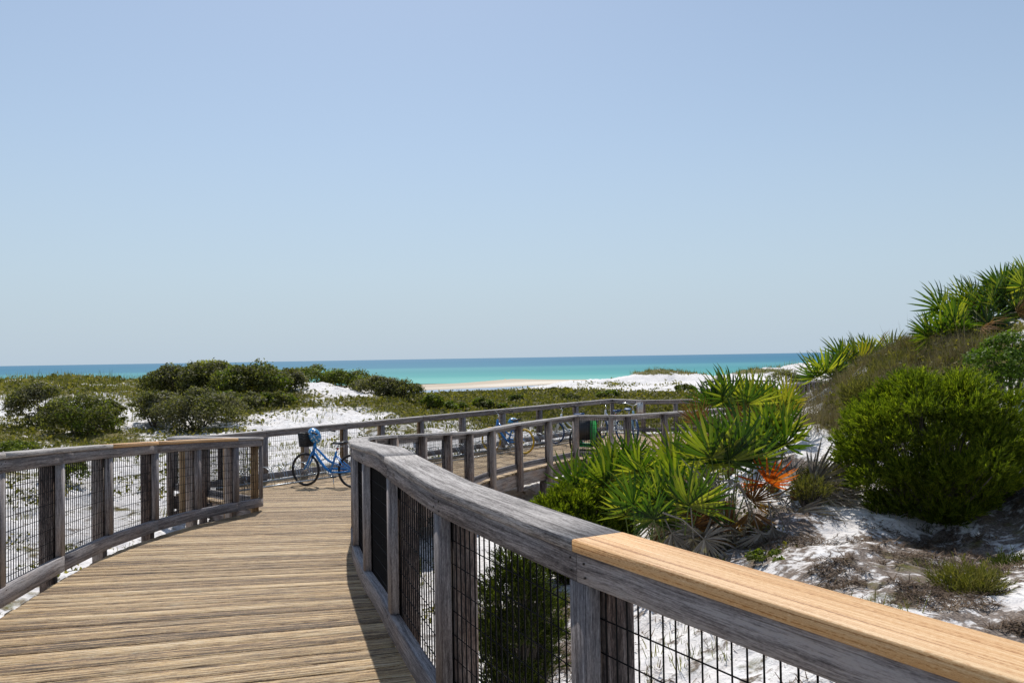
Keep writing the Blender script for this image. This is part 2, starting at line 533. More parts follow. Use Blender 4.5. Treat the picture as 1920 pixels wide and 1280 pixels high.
def rail(root, sections, side, caps=None, base=DZ, lod=0, outer_tan=(), wires=True, span=2, lastpost=True, skip_first=False, cap_at=None):
    """sections: list of lists of plan points, consecutive ones meet at a mitred corner. Inner cap edge follows the points; side=+1 means outward is to the right of travel."""
    O = root.location.copy()
    idx = 0; pi = 0
    tg = []
    for V in sections:
        pt, tan = catmull(V); tg.append((pt, tan, len(V)))
    nrm = lambda t: Vector((t.y, -t.x, 0)) * side
    for si, V in enumerate(sections):
        pt, tan, nv = tg[si]
        sub = 2 if lod else 4
        def lateral(s):
            n = nrm(tan(s))
            if s <= 1e-6 and si > 0:
                m = (n + nrm(tg[si - 1][1](tg[si - 1][2] - 1))).normalized(); return m / max(.35, m.dot(n))
            if s >= nv - 1 - 1e-6 and si < len(sections) - 1:
                m = (n + nrm(tg[si + 1][1](0))).normalized(); return m / max(.35, m.dot(n))
            return n
        def stations(a, b, gap=0.0):
            k = max(1, int(round((b - a) * sub)))
            P = []; N = []
            for i in range(k + 1):
                s = a + (b - a) * i / k
                g = gap if i == 0 and s > 1e-6 else (-gap if i == k and s < nv - 1 - 1e-6 else 0)
                p = pt(s) + tan(s) * g
                P.append(Vector((p.x, p.y, base(p.x, p.y)))); N.append(lateral(s))
            return P, N
        # cap boards and rails, two bays each
        starts = list(range(0, nv - 1, span))
        if cap_at and si == 0: starts = cap_at
        for a in starts:
            b = min([c_ for c_ in list(starts) + [nv - 1] if c_ > a])
            P, N = stations(a, b, .0012)
            cm = M_CAP
            if caps and (si, a) in caps: cm = caps[(si, a)]
            o = sweep('cap_board', cm, P, N, rect(0, .19, 1.032, 1.07, .004), root, O)
            if cm is M_NEW:
                tag(o, 'fresh yellow pine cap board')
                me = o.data
                for v in me.vertices: v.co.z += .001
        off = 0
        cuts = [0] + list(range(off, nv - 1, span)) + [nv - 1]
        cuts = sorted(set(cuts))
        for a, b in zip(cuts[:-1], cuts[1:]):
            P, N = stations(a, b, .0015)
            sweep('top_rail', M_RAIL, P, N, rect(.016, .071, .940, 1.0305), root, O)
            sweep('bottom_rail', M_RAIL, P, N, rect(.012, .070, .06, .185), root, O)
        # posts and wire
        lo = 0 if si == 0 else 1
        for i in range(0, nv):
            if si > 0 and i == 0: continue
            if i == nv - 1 and si == len(sections) - 1 and not lastpost: continue
            if skip_first and si == 0 and i == 0: continue
            p = pt(i); t = tan(i); n = nrm(t)
            if i == nv - 1 and si < len(sections) - 1:
                t2 = tg[si + 1][1](0); t = (t + t2).normalized(); n = nrm(t)
            c = Vector((p.x, p.y, base(p.x, p.y)))
            post_obj('post', M_RAIL, c, t, n, .0185, .0685, .10, .1855, .9395, root, O)
            pm = M_POST
            if pi in outer_tan: pm = M_TAN
            post_obj('outer_post', pm, c, t, n, .082, .185, .12, -.40, 1.0315, root, O)
            if lod == 0:
                post_obj('block', M_POST, c, t, n, -.008, .080, .10, -.28, -.045, root, O)
            if lod == 0 and i < 12:
                nb = MB()
                for (dx, z) in ((-.045, .962), (-.04, 1.003), (.03, .970), (.034, 1.008), (-.03, .08), (.03, .16)):
                    q = c + t * dx + n * (.0135 if z > .5 else .0095) + Vector((0, 0, z))
                    nb.tube([q - n * .001, q + n * .004], .0035, 6)
                if c.y < 9:
                    me = nb.build('screw_head', M_NAIL, root, (0, 0, 0))
                    me.location = -O
                    me['kind'] = 'stuff'
            pi += 1
        if wires:
            for i in range(nv - 1):
                a = pt(i); b = pt(i + 1)
                t = (b - a).normalized(); n = nrm(t)
                A = Vector((a.x, a.y, 0)); B = Vector((b.x, b.y, 0))
                wire_panel(A, B, n, base(a.x, a.y), base(b.x, b.y), root, O)

# ------------------------------------------------------------------ terrain
CP = [(-2, 0, 2.5), (2.6, 0, 2.1), (-6, 0, 2.5), (7, 0, 1.0), (0, -3, 2.4), (-2, 4, 2.6), (-2.5, 8, 2.75), (-3, 13, 3.05), (-3.5, 17, 3.3), (0, 20, 3.5), (3, 24, 3.6), (6.5, 25, 3.5),
      (-6, 5, 2.55), (-6, 10, 2.65), (-9, 16, 2.75), (-8, 20, 2.95), (-5, 22, 3.25), (-14, 10, 2.4), (-14, 20, 2.5),
      (-16.5, 31, 2.64), (-13.3, 33, 2.58), (-9.8, 42, 1.75), (-7, 30, 3.0), (-12.2, 47, 1.16), (-18.2, 50, .75), (-15, 50, .75), (-21.5, 52, 1.3), (-8.1, 48, 1.95), (-6.4, 55, 2.85),
      (-28, 60, 1.5), (-34, 62, 1.4), (-44, 72, 1.35), (-40, 76, 1.4), (-22, 36, 2.6), (-28, 45, 2.2), (-24, 78, 3.2), (-15, 68, 2.9), (-50, 105, 4.2), (-30, 110, 4.7), (-10, 85, 4.1),
      (-4.3, 60, 3.5), (-6, 85, 4.2), (-8, 120, 5.3), (-8, 138, 5.95), (-22, 125, 5.7), (0, 40, 3.5), (2, 62, 3.5), (11, 58, 3.4), (14, 45, 3.35),
      (9.6, 105, 4.4), (15, 120, 4.3), (25.5, 135, 4.1), (13, 140, 4.6), (3.5, 132, 5.2), (39, 130, 3.7), (38, 108, 3.3), (34, 141, 4.6), (20, 95, 3.9), (32, 90, 3.3),
      (-60, 190, 6.1), (0, 195, 6.15), (60, 190, 5.9), (-80, 240, 6.45), (0, 247, 6.48), (60, 240, 6.45), (-80, 300, 8), (0, 300, 8.2), (100, 300, 8), (-30, 160, 6.0), (30, 175, 5.6), (-70, 130, 5.2),
      (16, 55, 3.4), (20, 56, 3.3), (1.2, 6.2, 2.35), (0, 6.5, 2.5), (-.6, 8.5, 2.65), (.5, 9.5, 2.6), (0, 15, 3.2), (1.6, 13, 2.7), (2.1, 7.3, 1.95), (3.37, 5.5, 1.77), (2.5, 6, 1.8),
      (3, 3, 1.75), (1.8, 3.4, 2.2), (5, 5, 1.25), (8, 4, .2), (3.8, 12, 1.5), (3.0, 10, 1.75), (3.78, 10, 1.56), (4.4, 8.7, 1.9), (5.0, 8.2, 1.75), (5.5, 9, 1.4), (5.4, 14, 1.12), (5.5, 16, 1.2),
      (7.1, 17, .42), (7.7, 16, .05), (8.2, 15, -.3), (8.6, 14, -.48), (10.5, 12, -.9), (12, 16, -1.0), (5.4, 12, .98), (6.4, 11, .72), (8, 20, 1.9), (6, 19.5, 2.4), (9, 24, 2.9), (10, 28, 3.3), (12, 32, 3.0), (14, 22, .6), (20, 40, 2.9),
      (-60, 30, 2.0), (-100, 100, 4), (60, 30, 1.5), (100, 100, 3), (60, 80, 2.5), (26, 70, 2.9), (3.5, 17, 2.9), (4.5, 18.5, 2.9)]
CP = np.array(CP, dtype=float)
def _uv(X, Y):
    D = np.maximum(Y + 4, .8)
    return np.clip(X / D, -3, 3) * 2.2, np.log(D)
def _tps_fit():
    u, v = _uv(CP[:, 0], CP[:, 1]); n = len(u)
    K = np.hypot(u[:, None] - u, v[:, None] - v)
    A = K + np.eye(n) * .012     # linear biharmonic kernel, lightly smoothed
    Pm = np.stack([np.ones(n), u, v], 1)
    Mx = np.block([[A, Pm], [Pm.T, np.zeros((3, 3))]])
    w = np.linalg.solve(Mx, np.concatenate([1.62 - CP[:, 2], np.zeros(3)]))
    return u, v, w
_U, _V, _Wt = _tps_fit()
def lagoon(X, Y):
    # distance to the lagoon's centre line
    pts = [(-60, 140), (-16, 152), (-5, 160), (6, 170), (20, 186), (45, 196)]
    d = np.full(np.shape(X), 1e9)
    for (a, b), (c, e) in zip(pts[:-1], pts[1:]):
        L2 = (c - a) ** 2 + (e - b) ** 2
        t = np.clip(((X - a) * (c - a) + (Y - b) * (e - b)) / L2, 0, 1)
        d = np.minimum(d, np.hypot(X - a - t * (c - a), Y - b - t * (e - b)))
    return d
def ground(X, Y, detail=True):
    X = np.atleast_1d(np.asarray(X, dtype=float)); Y = np.atleast_1d(np.asarray(Y, dtype=float))
    sh = X.shape; x = X.ravel(); y = Y.ravel()
    u, v = _uv(x, y); z = np.empty(len(u))
    n = len(_U)
    for s in range(0, len(u), 20000):
        uu = u[s:s + 20000]; vv = v[s:s + 20000]
        K = np.hypot(uu[:, None] - _U, vv[:, None] - _V)
        z[s:s + 20000] = K @ _Wt[:n] + _Wt[n] + _Wt[n + 1] * uu + _Wt[n + 2] * vv
    for (bx_, by_, rx_, ry_, h_) in ((26, 134, 8.0, 8, 1.35), (21, 131, 5, 6, .5), (41.5, 131, 8.5, 8, 1.25), (14, 129, 8, 6, .75), (5, 131, 6, 5, .4), (52, 128, 9, 9, 1.4)):
        d_ = ((x - bx_) / rx_) ** 2 + ((y - by_) / ry_) ** 2
        z = z + h_ * np.clip(1.15 - d_, 0, 1) ** .8
    ld = lagoon(x, y)
    z = z - 1.4 * np.exp(-(ld / 9.0) ** 2)
    if detail:
        D = np.hypot(x, y)
        z = z + (fbm(x * 1.1, y * 1.1, 3, 4) - .5) * np.clip(D / 26, .16, .55) * (y < 150)
        z = z + (fbm(x * .16, y * .16, 9, 3) - .5) * np.clip((D - 30) / 70, 0, 1) * (.45 + 1.2 * np.clip((x - 2) / 12, 0, 1)) * (y < 150) * np.clip((150 - y) / 30, 0, 1)
        z = z + (fbm(x * 4.2, y * 4.2, 21, 4) - .5) * .11 * np.clip(1.6 - D / 60, .2, 1)
    return z.reshape(sh)
def gz(x, y):
    return float(ground(np.array([x]), np.array([y]))[0])

_cur = bpy.data  # noqa
def ell(px, py, cx, cy, rx, ry):
    d = ((px - cx) / rx) ** 2 + ((py - cy) / ry) ** 2
    return np.clip(1.6 - d * 1.1, 0, 1)
def density(X, Y, Z):
    """how much low plant cover grows here (0 bare sand, 1 closed cover)"""
    px, py = project(X, Y, Z)
    d = np.full(np.shape(X), .35)
    def put(v, *a):
        nonlocal d
        w = ell(px, py, *a); d = d * (1 - w) + v * w
    put(.36, 230, 960, 420, 150)
    put(.62, 150, 728, 260, 22)
    put(.62, 90, 815, 190, 34)
    put(.45, 300, 812, 90, 16)
    put(.12, 10, 768, 40, 14)
    put(.15, 280, 745, 60, 8)
    put(.55, 480, 790, 70, 20)
    put(.16, 640, 738, 120, 30)
    put(.30, 590, 778, 120, 22)
    put(.15, 560, 815, 130, 22)
    put(.62, 795, 765, 70, 24)
    put(.85, 420, 750, 180, 26)
    put(.6, 340, 812, 150, 14)
    put(.95, 1060, 756, 430, 24)
    put(.8, 1050, 792, 330, 18)
    put(.6, 860, 800, 160, 16)
    put(.38, 700, 850, 200, 34)
    put(.4, 1150, 830, 200, 26)
    put(.16, 1260, 716, 260, 20)
    put(.75, 1250, 697, 210, 5)
    put(.35, 1160, 722, 150, 4)
    put(.8, 1420, 694, 80, 4)
    far = (Y > 146)
    d = np.where(far, 0.02, d)
    near = (Y < 22) & (X > 1.0 + .0 * Y)
    dn = np.full(np.shape(X), .40)
    for (v, *a) in ((.85, 1740, 650, 220, 60), (.6, 1600, 760, 120, 60), (.12, 1490, 850, 70, 60), (.18, 1520, 1000, 130, 70), (.5, 1400, 1010, 110, 50), (.4, 1800, 1080, 160, 50), (.15, 1850, 1150, 120, 30), (.35, 1560, 1080, 120, 40)):
        w = ell(px, py, *a); dn = dn * (1 - w) + v * w
    d = np.where(near, dn, d)
    return d

def hit(px, py, fall):
    """distance ahead at which the sight line through that pixel meets the ground"""
    d = ray(px, py); Ys = np.concatenate([np.arange(4, 30, .15), np.arange(30, 130, .5)])
    X_ = EYE.x + d.x / d.y * Ys; Z_ = EYE.z + d.z / d.y * Ys
    g_ = ground(X_, Ys)
    ok = np.where((Z_ < g_) & (Ys > fall * .55))[0]
    return float(Ys[ok[0]]) if len(ok) and Ys[ok[0]] < fall * 1.6 else fall

LITTER = [(1380, 1000, 170, 70), (1740, 1060, 190, 75), (1550, 1085, 120, 40), (1850, 1190, 150, 60), (1010, 1180, 130, 90), (1480, 880, 60, 30), (1900, 960, 90, 70)]
def build_terrain():
    nr = 860
    ang = np.concatenate([np.linspace(-R(84), -R(37), 60)[:-1], np.linspace(-R(37), R(37), 640), np.linspace(R(37), R(84), 60)[1:]]); nu = len(ang)
    rr = np.exp(np.linspace(math.log(1.6), math.log(420), nr))
    A, Rr = np.meshgrid(ang, rr, indexing='ij')
    X = np.sin(A) * Rr; Y = np.cos(A) * Rr - 3.2
    Z = ground(X, Y)
    V = np.stack([X, Y, Z], -1).reshape(-1, 3)
    i = np.arange(nu - 1)[:, None] * nr + np.arange(nr - 1)[None, :]
    q = np.stack([i, i + 1, i + nr + 1, i + nr], -1).reshape(-1, 4)[:, ::-1]
    me = np_mesh('sand_ground', V, q, M_SAND, smooth=True)
    at_ = me.attributes.new('cover', 'FLOAT', 'POINT')
    at_.data.foreach_set('value', density(X, Y, Z).astype(np.float32).ravel())
    px_, py_ = project(X, Y, Z)
    lt = np.maximum.reduce([ell(px_, py_, *a_) for a_ in LITTER]) * (X > -.6) * (Y < 17)
    al_ = me.attributes.new('litter', 'FLOAT', 'POINT')
    al_.data.foreach_set('value', lt.astype(np.float32).ravel())
    o = link('sand_ground', me)
    tag(o, kind='structure')
    return o

def sand_mat():
    m, nt, out = new_mat('dune_sand')
    L = nt.links.new
    tc = nd(nt, 'ShaderNodeTexCoord')
    at_ = nd(nt, 'ShaderNodeAttribute', attribute_name='cover')
    geo = nd(nt, 'ShaderNodeNewGeometry')
    def noise(sc, det, rg=.55):
        n = nd(nt, 'ShaderNodeTexNoise', Scale=sc, Detail=det, Roughness=rg); L(tc.outputs['Object'], n.inputs['Vector']); return n
    n1 = noise(.55, 8, .62); n2 = noise(3.2, 6, .6); n3 = noise(11, 6, .65); n4 = noise(.16, 4); n5 = noise(60, 3)
    sand = ramp(nt, n2.outputs[0], [(.3, (.62, .585, .57)), (.5, (.76, .735, .725)), (.7, (.84, .825, .815))])
    # grey and tan organic debris in the sand
    deb = nd(nt, 'ShaderNodeMapRange'); deb.inputs[1].default_value = .535; deb.inputs[2].default_value = .60
    L(math_n(nt, 'ADD', math_n(nt, 'MULTIPLY', n3.outputs[0], .55), math_n(nt, 'MULTIPLY', n2.outputs[0], .45)), deb.inputs[0])
    debc = ramp(nt, n5.outputs[0], [(.35, (.07, .05, .038)), (.65, (.26, .205, .16))])
    s2 = mix_c(nt, math_n(nt, 'MULTIPLY', deb.outputs[0], math_n(nt, 'MULTIPLY_ADD', at_.outputs['Fac'], 1.2, .38), clamp=True), sand.outputs[0], debc.outputs[0])
    al = nd(nt, 'ShaderNodeAttribute', attribute_name='litter')
    lf = nd(nt, 'ShaderNodeMapRange'); lf.inputs[1].default_value = .60; lf.inputs[2].default_value = .68
    L(math_n(nt, 'ADD', math_n(nt, 'ADD', math_n(nt, 'MULTIPLY', n3.outputs[0], .6), math_n(nt, 'MULTIPLY', n2.outputs[0], .4)), math_n(nt, 'MULTIPLY', al.outputs['Fac'], .20)), lf.inputs[0])
    litc = ramp(nt, n5.outputs[0], [(.3, (.04, .027, .019)), (.5, (.115, .08, .057)), (.7, (.27, .21, .165))])  # litter browns, darkened so they also carry dappled shade under the bushes
    s2 = mix_c(nt, math_n(nt, 'MULTIPLY', lf.outputs[0], .9), s2, litc.outputs[0])
    # wet and shallow-covered sand low down near the lagoon and the sea
    sp = nd(nt, 'ShaderNodeSeparateXYZ'); L(geo.outputs['Position'], sp.inputs[0])
    wet = nd(nt, 'ShaderNodeMapRange'); wet.inputs[1].default_value = -4.52; wet.inputs[2].default_value = -4.66
    L(sp.outputs[2], wet.inputs[0])
    # green / brown plant mat
    mat_f = math_n(nt, 'ADD', math_n(nt, 'ADD', math_n(nt, 'MULTIPLY', n1.outputs[0], .5), math_n(nt, 'MULTIPLY', n2.outputs[0], .28)), math_n(nt, 'MULTIPLY', n4.outputs[0], .22))
    thr = nd(nt, 'ShaderNodeMapRange'); thr.inputs[1].default_value = 0; thr.inputs[2].default_value = 1; thr.inputs[3].default_value = .66; thr.inputs[4].default_value = .34
    L(at_.outputs['Fac'], thr.inputs[0])
    mf = nd(nt, 'ShaderNodeMapRange'); mf.inputs[1].default_value = 0; mf.inputs[2].default_value = .05
    L(math_n(nt, 'SUBTRACT', mat_f, thr.outputs[0]), mf.inputs[0])
    gc = ramp(nt, math_n(nt, 'ADD', math_n(nt, 'MULTIPLY', n3.outputs[0], .5), math_n(nt, 'MULTIPLY', n1.outputs[0], .5)),
              [(.34, (.035, .04, .012)), (.45, (.075, .085, .02)), (.54, (.13, .115, .035)), (.62, (.17, .13, .055)), (.72, (.26, .2, .11))])
    col = mix_c(nt, mf.outputs[0], s2, gc.outputs[0])
    bch = nd(nt, 'ShaderNodeMapRange'); bch.inputs[1].default_value = 150; bch.inputs[2].default_value = 158; L(sp.outputs[1], bch.inputs[0])
    col = mix_c(nt, bch.outputs[0], col, mix_c(nt, n4.outputs[0], (.60, .52, .42), (.76, .70, .62)))
    col = mix_c(nt, math_n(nt, 'MULTIPLY', wet.outputs[0], .6), col, (.36, .28, .19))
    b = nd(nt, 'ShaderNodeBsdfPrincipled', Roughness=.9)
    b.inputs['Specular IOR Level'].default_value = .15
    L(col, b.inputs['Base Color'])
    h = math_n(nt, 'ADD', math_n(nt, 'MULTIPLY', n2.outputs[0], 1.0), math_n(nt, 'MULTIPLY', n3.outputs[0], .35))
    h = math_n(nt, 'ADD', h, math_n(nt, 'MULTIPLY', n5.outputs[0], .08))
    bp = nd(nt, 'ShaderNodeBump', Strength=.7, Distance=.12); L(h, bp.inputs['Height']); L(bp.outputs[0], b.inputs['Normal'])
    L(b.outputs[0], out.inputs[0])
    return m
M_SAND = sand_mat()
build_terrain()

def water_mat(name, lag=False):
    m, nt, out = new_mat(name)
    L = nt.links.new
    geo = nd(nt, 'ShaderNodeNewGeometry')
    sp = nd(nt, 'ShaderNodeSeparateXYZ'); L(geo.outputs['Position'], sp.inputs[0])
    mp = nd(nt, 'ShaderNodeMapping'); mp.inputs['Scale'].default_value = (.0022, .010, 1); L(geo.outputs['Position'], mp.inputs[0])
    n = nd(nt, 'ShaderNodeTexNoise', Scale=1.0, Detail=5.0); L(mp.outputs[0], n.inputs['Vector'])
    b = nd(nt, 'ShaderNodeBsdfPrincipled', Roughness=.28)
    if lag:
        c = ramp(nt, n.outputs[0], [(.3, (.05, .13, .24)), (.7, (.10, .20, .32))]); L(c.outputs[0], b.inputs['Base Color'])
        b.inputs['Roughness'].default_value = .2
    else:
        # the sea bed drops away from the shore: shallow turquoise, sand bar, then deep blue
        lg = math_n(nt, 'LOGARITHM', math_n(nt, 'MAXIMUM', math_n(nt, 'SUBTRACT', sp.outputs[1], 150), 1), 10)
        lg = math_n(nt, 'ADD', lg, math_n(nt, 'MULTIPLY', math_n(nt, 'SUBTRACT', n.outputs[0], .5), .22))
        f = nd(nt, 'ShaderNodeMapRange'); f.inputs[1].default_value = 2.0; f.inputs[2].default_value = 3.8; L(lg, f.inputs[0])
        c = ramp(nt, f.outputs[0], [(0, (.13, .38, .35)), (.10, (.06, .29, .29)), (.22, (.05, .24, .27)), (.32, (.07, .26, .30)), (.40, (.038, .175, .265)), (.60, (.035, .16, .26)), (.9, (.05, .165, .27))])
        L(c.outputs[0], b.inputs['Base Color'])
    b.inputs['Specular IOR Level'].default_value = .35
    mp2 = nd(nt, 'ShaderNodeMapping'); mp2.inputs['Scale'].default_value = (.25, .8, 1); L(geo.outputs['Position'], mp2.inputs[0])
    n2 = nd(nt, 'ShaderNodeTexNoise', Scale=1.0, Detail=5.0); L(mp2.outputs[0], n2.inputs['Vector'])
    bp = nd(nt, 'ShaderNodeBump', Strength=.6 if not lag else .15, Distance=.3); L(n2.outputs[0], bp.inputs['Height'])
    df = nd(nt, 'ShaderNodeBsdfDiffuse'); L(c.outputs[0], df.inputs[0])
    gl = nd(nt, 'ShaderNodeBsdfGlossy', Roughness=.3); L(bp.outputs[0], gl.inputs['Normal'])
    mx = nd(nt, 'ShaderNodeMixShader'); mx.inputs[0].default_value = .30 if lag else .10
    L(df.outputs[0], mx.inputs[1]); L(gl.outputs[0], mx.inputs[2]); L(mx.outputs[0], out.inputs[0])
    nt.nodes.remove(b)
    return m
SEA_Z = 1.62 - 6.5
def strip_plane(name, pts, z, mat):
    V = [(x, y, z) for x, y in pts]
    me = np_mesh(name, V, np.array([list(range(len(V)))]), mat)
    o = link(name, me); tag(o, kind='structure'); return o
strip_plane('sea', [(-60000, 215), (60000, 215), (60000, 70000), (-60000, 70000)], SEA_Z, water_mat('gulf_water'))
strip_plane('lagoon_water', [(-70, 128), (60, 150), (60, 205), (-70, 170)], 1.62 - 6.33, water_mat('lagoon_water', True))

# ------------------------------------------------------------------ boardwalk deck
deck_root = empty('boardwalk', (-2.4, 8.0, -.2)); tag(deck_root, kind='structure')
DO = deck_root.location.copy()

def offset_path(secs, side, lat):
    out = []
    for V in secs:
        pt, tan = catmull(V)
        n = (len(V) - 1) * 3
        for i in range(n + 1):
            s = i / 3; p = pt(s); t = tan(s)
            out.append((p.x + t.y * side * lat, p.y - t.x * side * lat))
    return out
Lr = offset_path([LP1, LP2], -1, .02)
Rr_ = offset_path([RP1], 1, .052)
Rall = offset_path([RP1, RP2, RP3], 1, .052)
Bl = offset_path([BP1], -1, .05)
Ball = offset_path([BP1, BP2, BP3], -1, .05)
mit0 = min(Rr_, key=lambda p: abs(p[1] - 12.1))
mit1 = min(Bl, key=lambda p: abs(p[0] + 3.3))
iR = Rr_.index(mit0); iB = Bl.index(mit1)
P1 = Rr_[:iR + 1] + Bl[:iB + 1][::-1] + Lr[::-1]
iRa = iR; iBa = iB
P2 = Rall[iRa:] + Ball[iBa:][::-1]

def clip_line(poly, c, d):
    """largest interval of line c+t*d inside poly"""
    ts = []
    n = len(poly)
    for i in range(n):
        ax, ay = poly[i]; bx, by = poly[(i + 1) % n]
        ex, ey = bx - ax, by - ay
        den = d[0] * ey - d[1] * ex
        if abs(den) < 1e-9: continue
        t = ((ax - c[0]) * ey - (ay - c[1]) * ex) / den
        s = ((ax - c[0]) * d[1] - (ay - c[1]) * d[0]) / den
        if 0 <= s < 1: ts.append(t)
    ts.sort()
    best = None
    for a, b in zip(ts[0::2], ts[1::2]):
        if best is None or b - a > best[1] - best[0]: best = (a, b)
    return best

def plank(A0, A1, B0, B1):
    """A0-A1 near edge left to right, B0-B1 far edge"""
    dz = random.uniform(-.0025, .0015)
    st = 4; n = 6; V = []; uv = []; q = []
    L = math.hypot(A1[0] - A0[0], A1[1] - A0[1]); wd = math.hypot(B0[0] - A0[0], B0[1] - A0[1])
    ks = [0, .006, .5, .994, 1]
    O3 = Vector((A0[0], A0[1], deckz(A0[1])))
    tw = random.uniform(-.0015, .0015)
    for i, k in enumerate(ks):
        a = (A0[0] + (A1[0] - A0[0]) * k, A0[1] + (A1[1] - A0[1]) * k)
        b = (B0[0] + (B1[0] - B0[0]) * k, B0[1] + (B1[1] - B0[1]) * k)
        def pt(f, z):
            x = a[0] + (b[0] - a[0]) * f; y = a[1] + (b[1] - a[1]) * f
            return (x - O3.x, y - O3.y, deckz(y) + z + dz + tw * (k - .5) * (f - .5) * 4 - O3.z)
        V += [pt(0, -.036), pt(0, -.006), pt(.04, 0), pt(.96, 0), pt(1, -.006), pt(1, -.036)]
    per = [0, .03, .037, .037 + wd * .92, .044 + wd * .92, .074 + wd * .92, .074 + wd * 1.9]
    m = len(ks)
    for i in range(m - 1):
        for k in range(n):
            k2 = (k + 1) % n
            q.append([i * n + k, (i + 1) * n + k, (i + 1) * n + k2, i * n + k2])
            uv += [(ks[i] * L, per[k]), (ks[i + 1] * L, per[k]), (ks[i + 1] * L, per[k + 1]), (ks[i] * L, per[k + 1])]
    e = (m - 1) * n
    cap = [[k for k in range(n)], [e + k for k in range(n)][::-1]]
    uv += [(0, per[k]) for k in range(n)] + [(L, per[k]) for k in range(n)][::-1]
    me = np_mesh('plank', V, [np.array(q), np.array(cap)], M_DECK, uv)
    return link('plank', me, deck_root, O3 - DO)

def interp(y, xs, ys): return float(np.interp(y, xs, ys))
def center(y): return interp(y, [-2, 1.36, 3, 5, 7, 9, 11, 13, 20], [.5, -.65, -1.3, -2.0, -2.55, -2.85, -2.9, -3.1, -3.4])
def theta(y): return R(interp(y, [-2, 2, 4.8, 7.5, 10.1, 12, 20], [24, 20, 13.3, 7.5, 3, 1, 0]))
nboards = 0
y = -1.1
lines = []
while y < 19.4:
    th = theta(y)
    c = (center(y), y)
    lines.append((c, (math.cos(th), math.sin(th))))
    y += .1435 / math.cos(th + math.atan((center(y + .1) - center(y)) / .1) * .0)
gap = .0065
for (c0, d0), (c1, d1) in zip(lines[:-1], lines[1:]):
    g = gap * random.uniform(.6, 1.8)
    a = clip_line(P1, c0, d0); b = clip_line(P1, c1, d1)
    if a is None or b is None: continue
    p = lambda c, d, t, s: (c[0] + d[0] * t, c[1] + d[1] * t + s)
    if a[1] - a[0] < .1 or b[1] - b[0] < .1: continue
    j0, j1 = random.uniform(-.012, .01), random.uniform(-.012, .01)
    plank(p(c0, d0, a[0] + j0, g / 2), p(c0, d0, a[1] + j1, g / 2), p(c1, d1, b[0] + j0, -g / 2), p(c1, d1, b[1] + j1, -g / 2))
    nboards += 1
# platform boards, laid square to the back railing
uvec = Vector((9.65, 11.7, 0)).normalized(); bd = (uvec.y, -uvec.x)
pts2 = np.array(P2); sproj = pts2 @ np.array([uvec.x, uvec.y])
s = sproj.min() + .06; smax = sproj.max() - .1
while s < smax and nboards < 296:
    c0 = (uvec.x * s, uvec.y * s); c1 = (uvec.x * (s + .14), uvec.y * (s + .14))
    a = clip_line(P2, c0, bd); b = clip_line(P2, c1, bd)
    if a and b and min(a[1] - a[0], b[1] - b[0]) > .08:
        g = .003
        sh = (uvec.x * g, uvec.y * g)
        q = lambda c, t, sg: (c[0] + bd[0] * t + sh[0] * sg, c[1] + bd[1] * t + sh[1] * sg)
        plank(q(c0, a[0], 1), q(c0, a[1], 1), q(c1, b[0], -1), q(c1, b[1], -1)); nboards += 1
    s += .1435

# rim boards, beams and piles under the deck
def rim(V, side, lat0=-.046, lat1=-.010):
    pt, tan = catmull(V); nv = len(V)
    for a in range(0, nv - 1, 2):
        b = min(a + 2, nv - 1); P = []; N = []
        for i in range((b - a) * 3 + 1):
            s_ = a + i / 3; p = pt(s_); t = tan(s_)
            P.append(Vector((p.x, p.y, deckz(p.y)))); N.append(Vector((t.y, -t.x, 0)) * side)
        sweep('rim_board', M_POST, P, N, rect(lat0, lat1, -.32, -.041), deck_root, DO)
for V, sd in ((RP1, 1), (RP2, 1), (RP3, 1), (LP1, -1), (LP2, -1), (BP1, -1), (BP2, -1), (BP3, -1)):
    rim(V, sd, *((.012, .048) if V not in (LP1, LP2) else (-.022, .014)))
def pile(x, y, w=.16):
    z0 = gz(x, y) - .4; z1 = deckz(y) - .325
    post_obj('pile', M_POST, Vector((x, y, 0)), Vector((1, 0, 0)), Vector((0, 1, 0)), -w / 2, w / 2, w, z0, z1, deck_root, DO)
for V, sd in ((RP1, 1), (RP3, 1), (LP1, -1), (LP2, -1), (BP1, -1), (BP3, -1)):
    pt, tan = catmull(V)
    for i in range(0, len(V), 2):
        p = pt(i); t = tan(i); n = Vector((t.y, -t.x, 0)) * sd
        q = p - n * .06
        pile(q.x, q.y)
for yy, xa, xb in ((1.0, -1.9, .9), (3.0, -2.6, -.15), (5.4, -3.3, -1.05), (7.8, -3.85, -1.6), (10.2, -3.9, -1.95), (12.8, -4.1, -1.8), (15.0, -5.8, -1.2)):
    P = [Vector((xa, yy, deckz(yy) - .04)), Vector((xb, yy, deckz(yy) - .04))]
    sweep('beam', M_POST, P, [Vector((0, 1, 0))] * 2, rect(-.04, .04, -.30, -.012), deck_root, DO)

# ------------------------------------------------------------------ railings
rr1 = empty('railing', (-.36, 3.59, 0)); tag(rr1, 'grey railing curving along the right of the ramp, new yellow cap board nearest the viewer', 'railing', 'boardwalk railings')
rail(rr1, [RP1, RP2, RP3], 1, caps={(0, 0): M_NEW, (0, 2): M_NEW})
rr2 = empty('railing', (-3.67, 12.05, deckz(12))); tag(rr2, 'grey timber railing along the left side of the ramp that ends at a corner post', 'railing', 'boardwalk railings')
rail(rr2, [LP1, LP2], -1, caps={(0, 7): M_NEW, (0, 8): M_NEW}, cap_at=[0, 2, 4, 5, 7, 8, 10], outer_tan=(11, 12, 14))
rr3 = empty('railing', (-3.3, 19.3, -.88)); tag(rr3, 'long straight grey railing behind the parked bicycles and racks', 'railing', 'boardwalk railings')
rail(rr3, [BP1, BP2, BP3], -1, outer_tan=(1, 2, 3, 4, 5), skip_first=True)

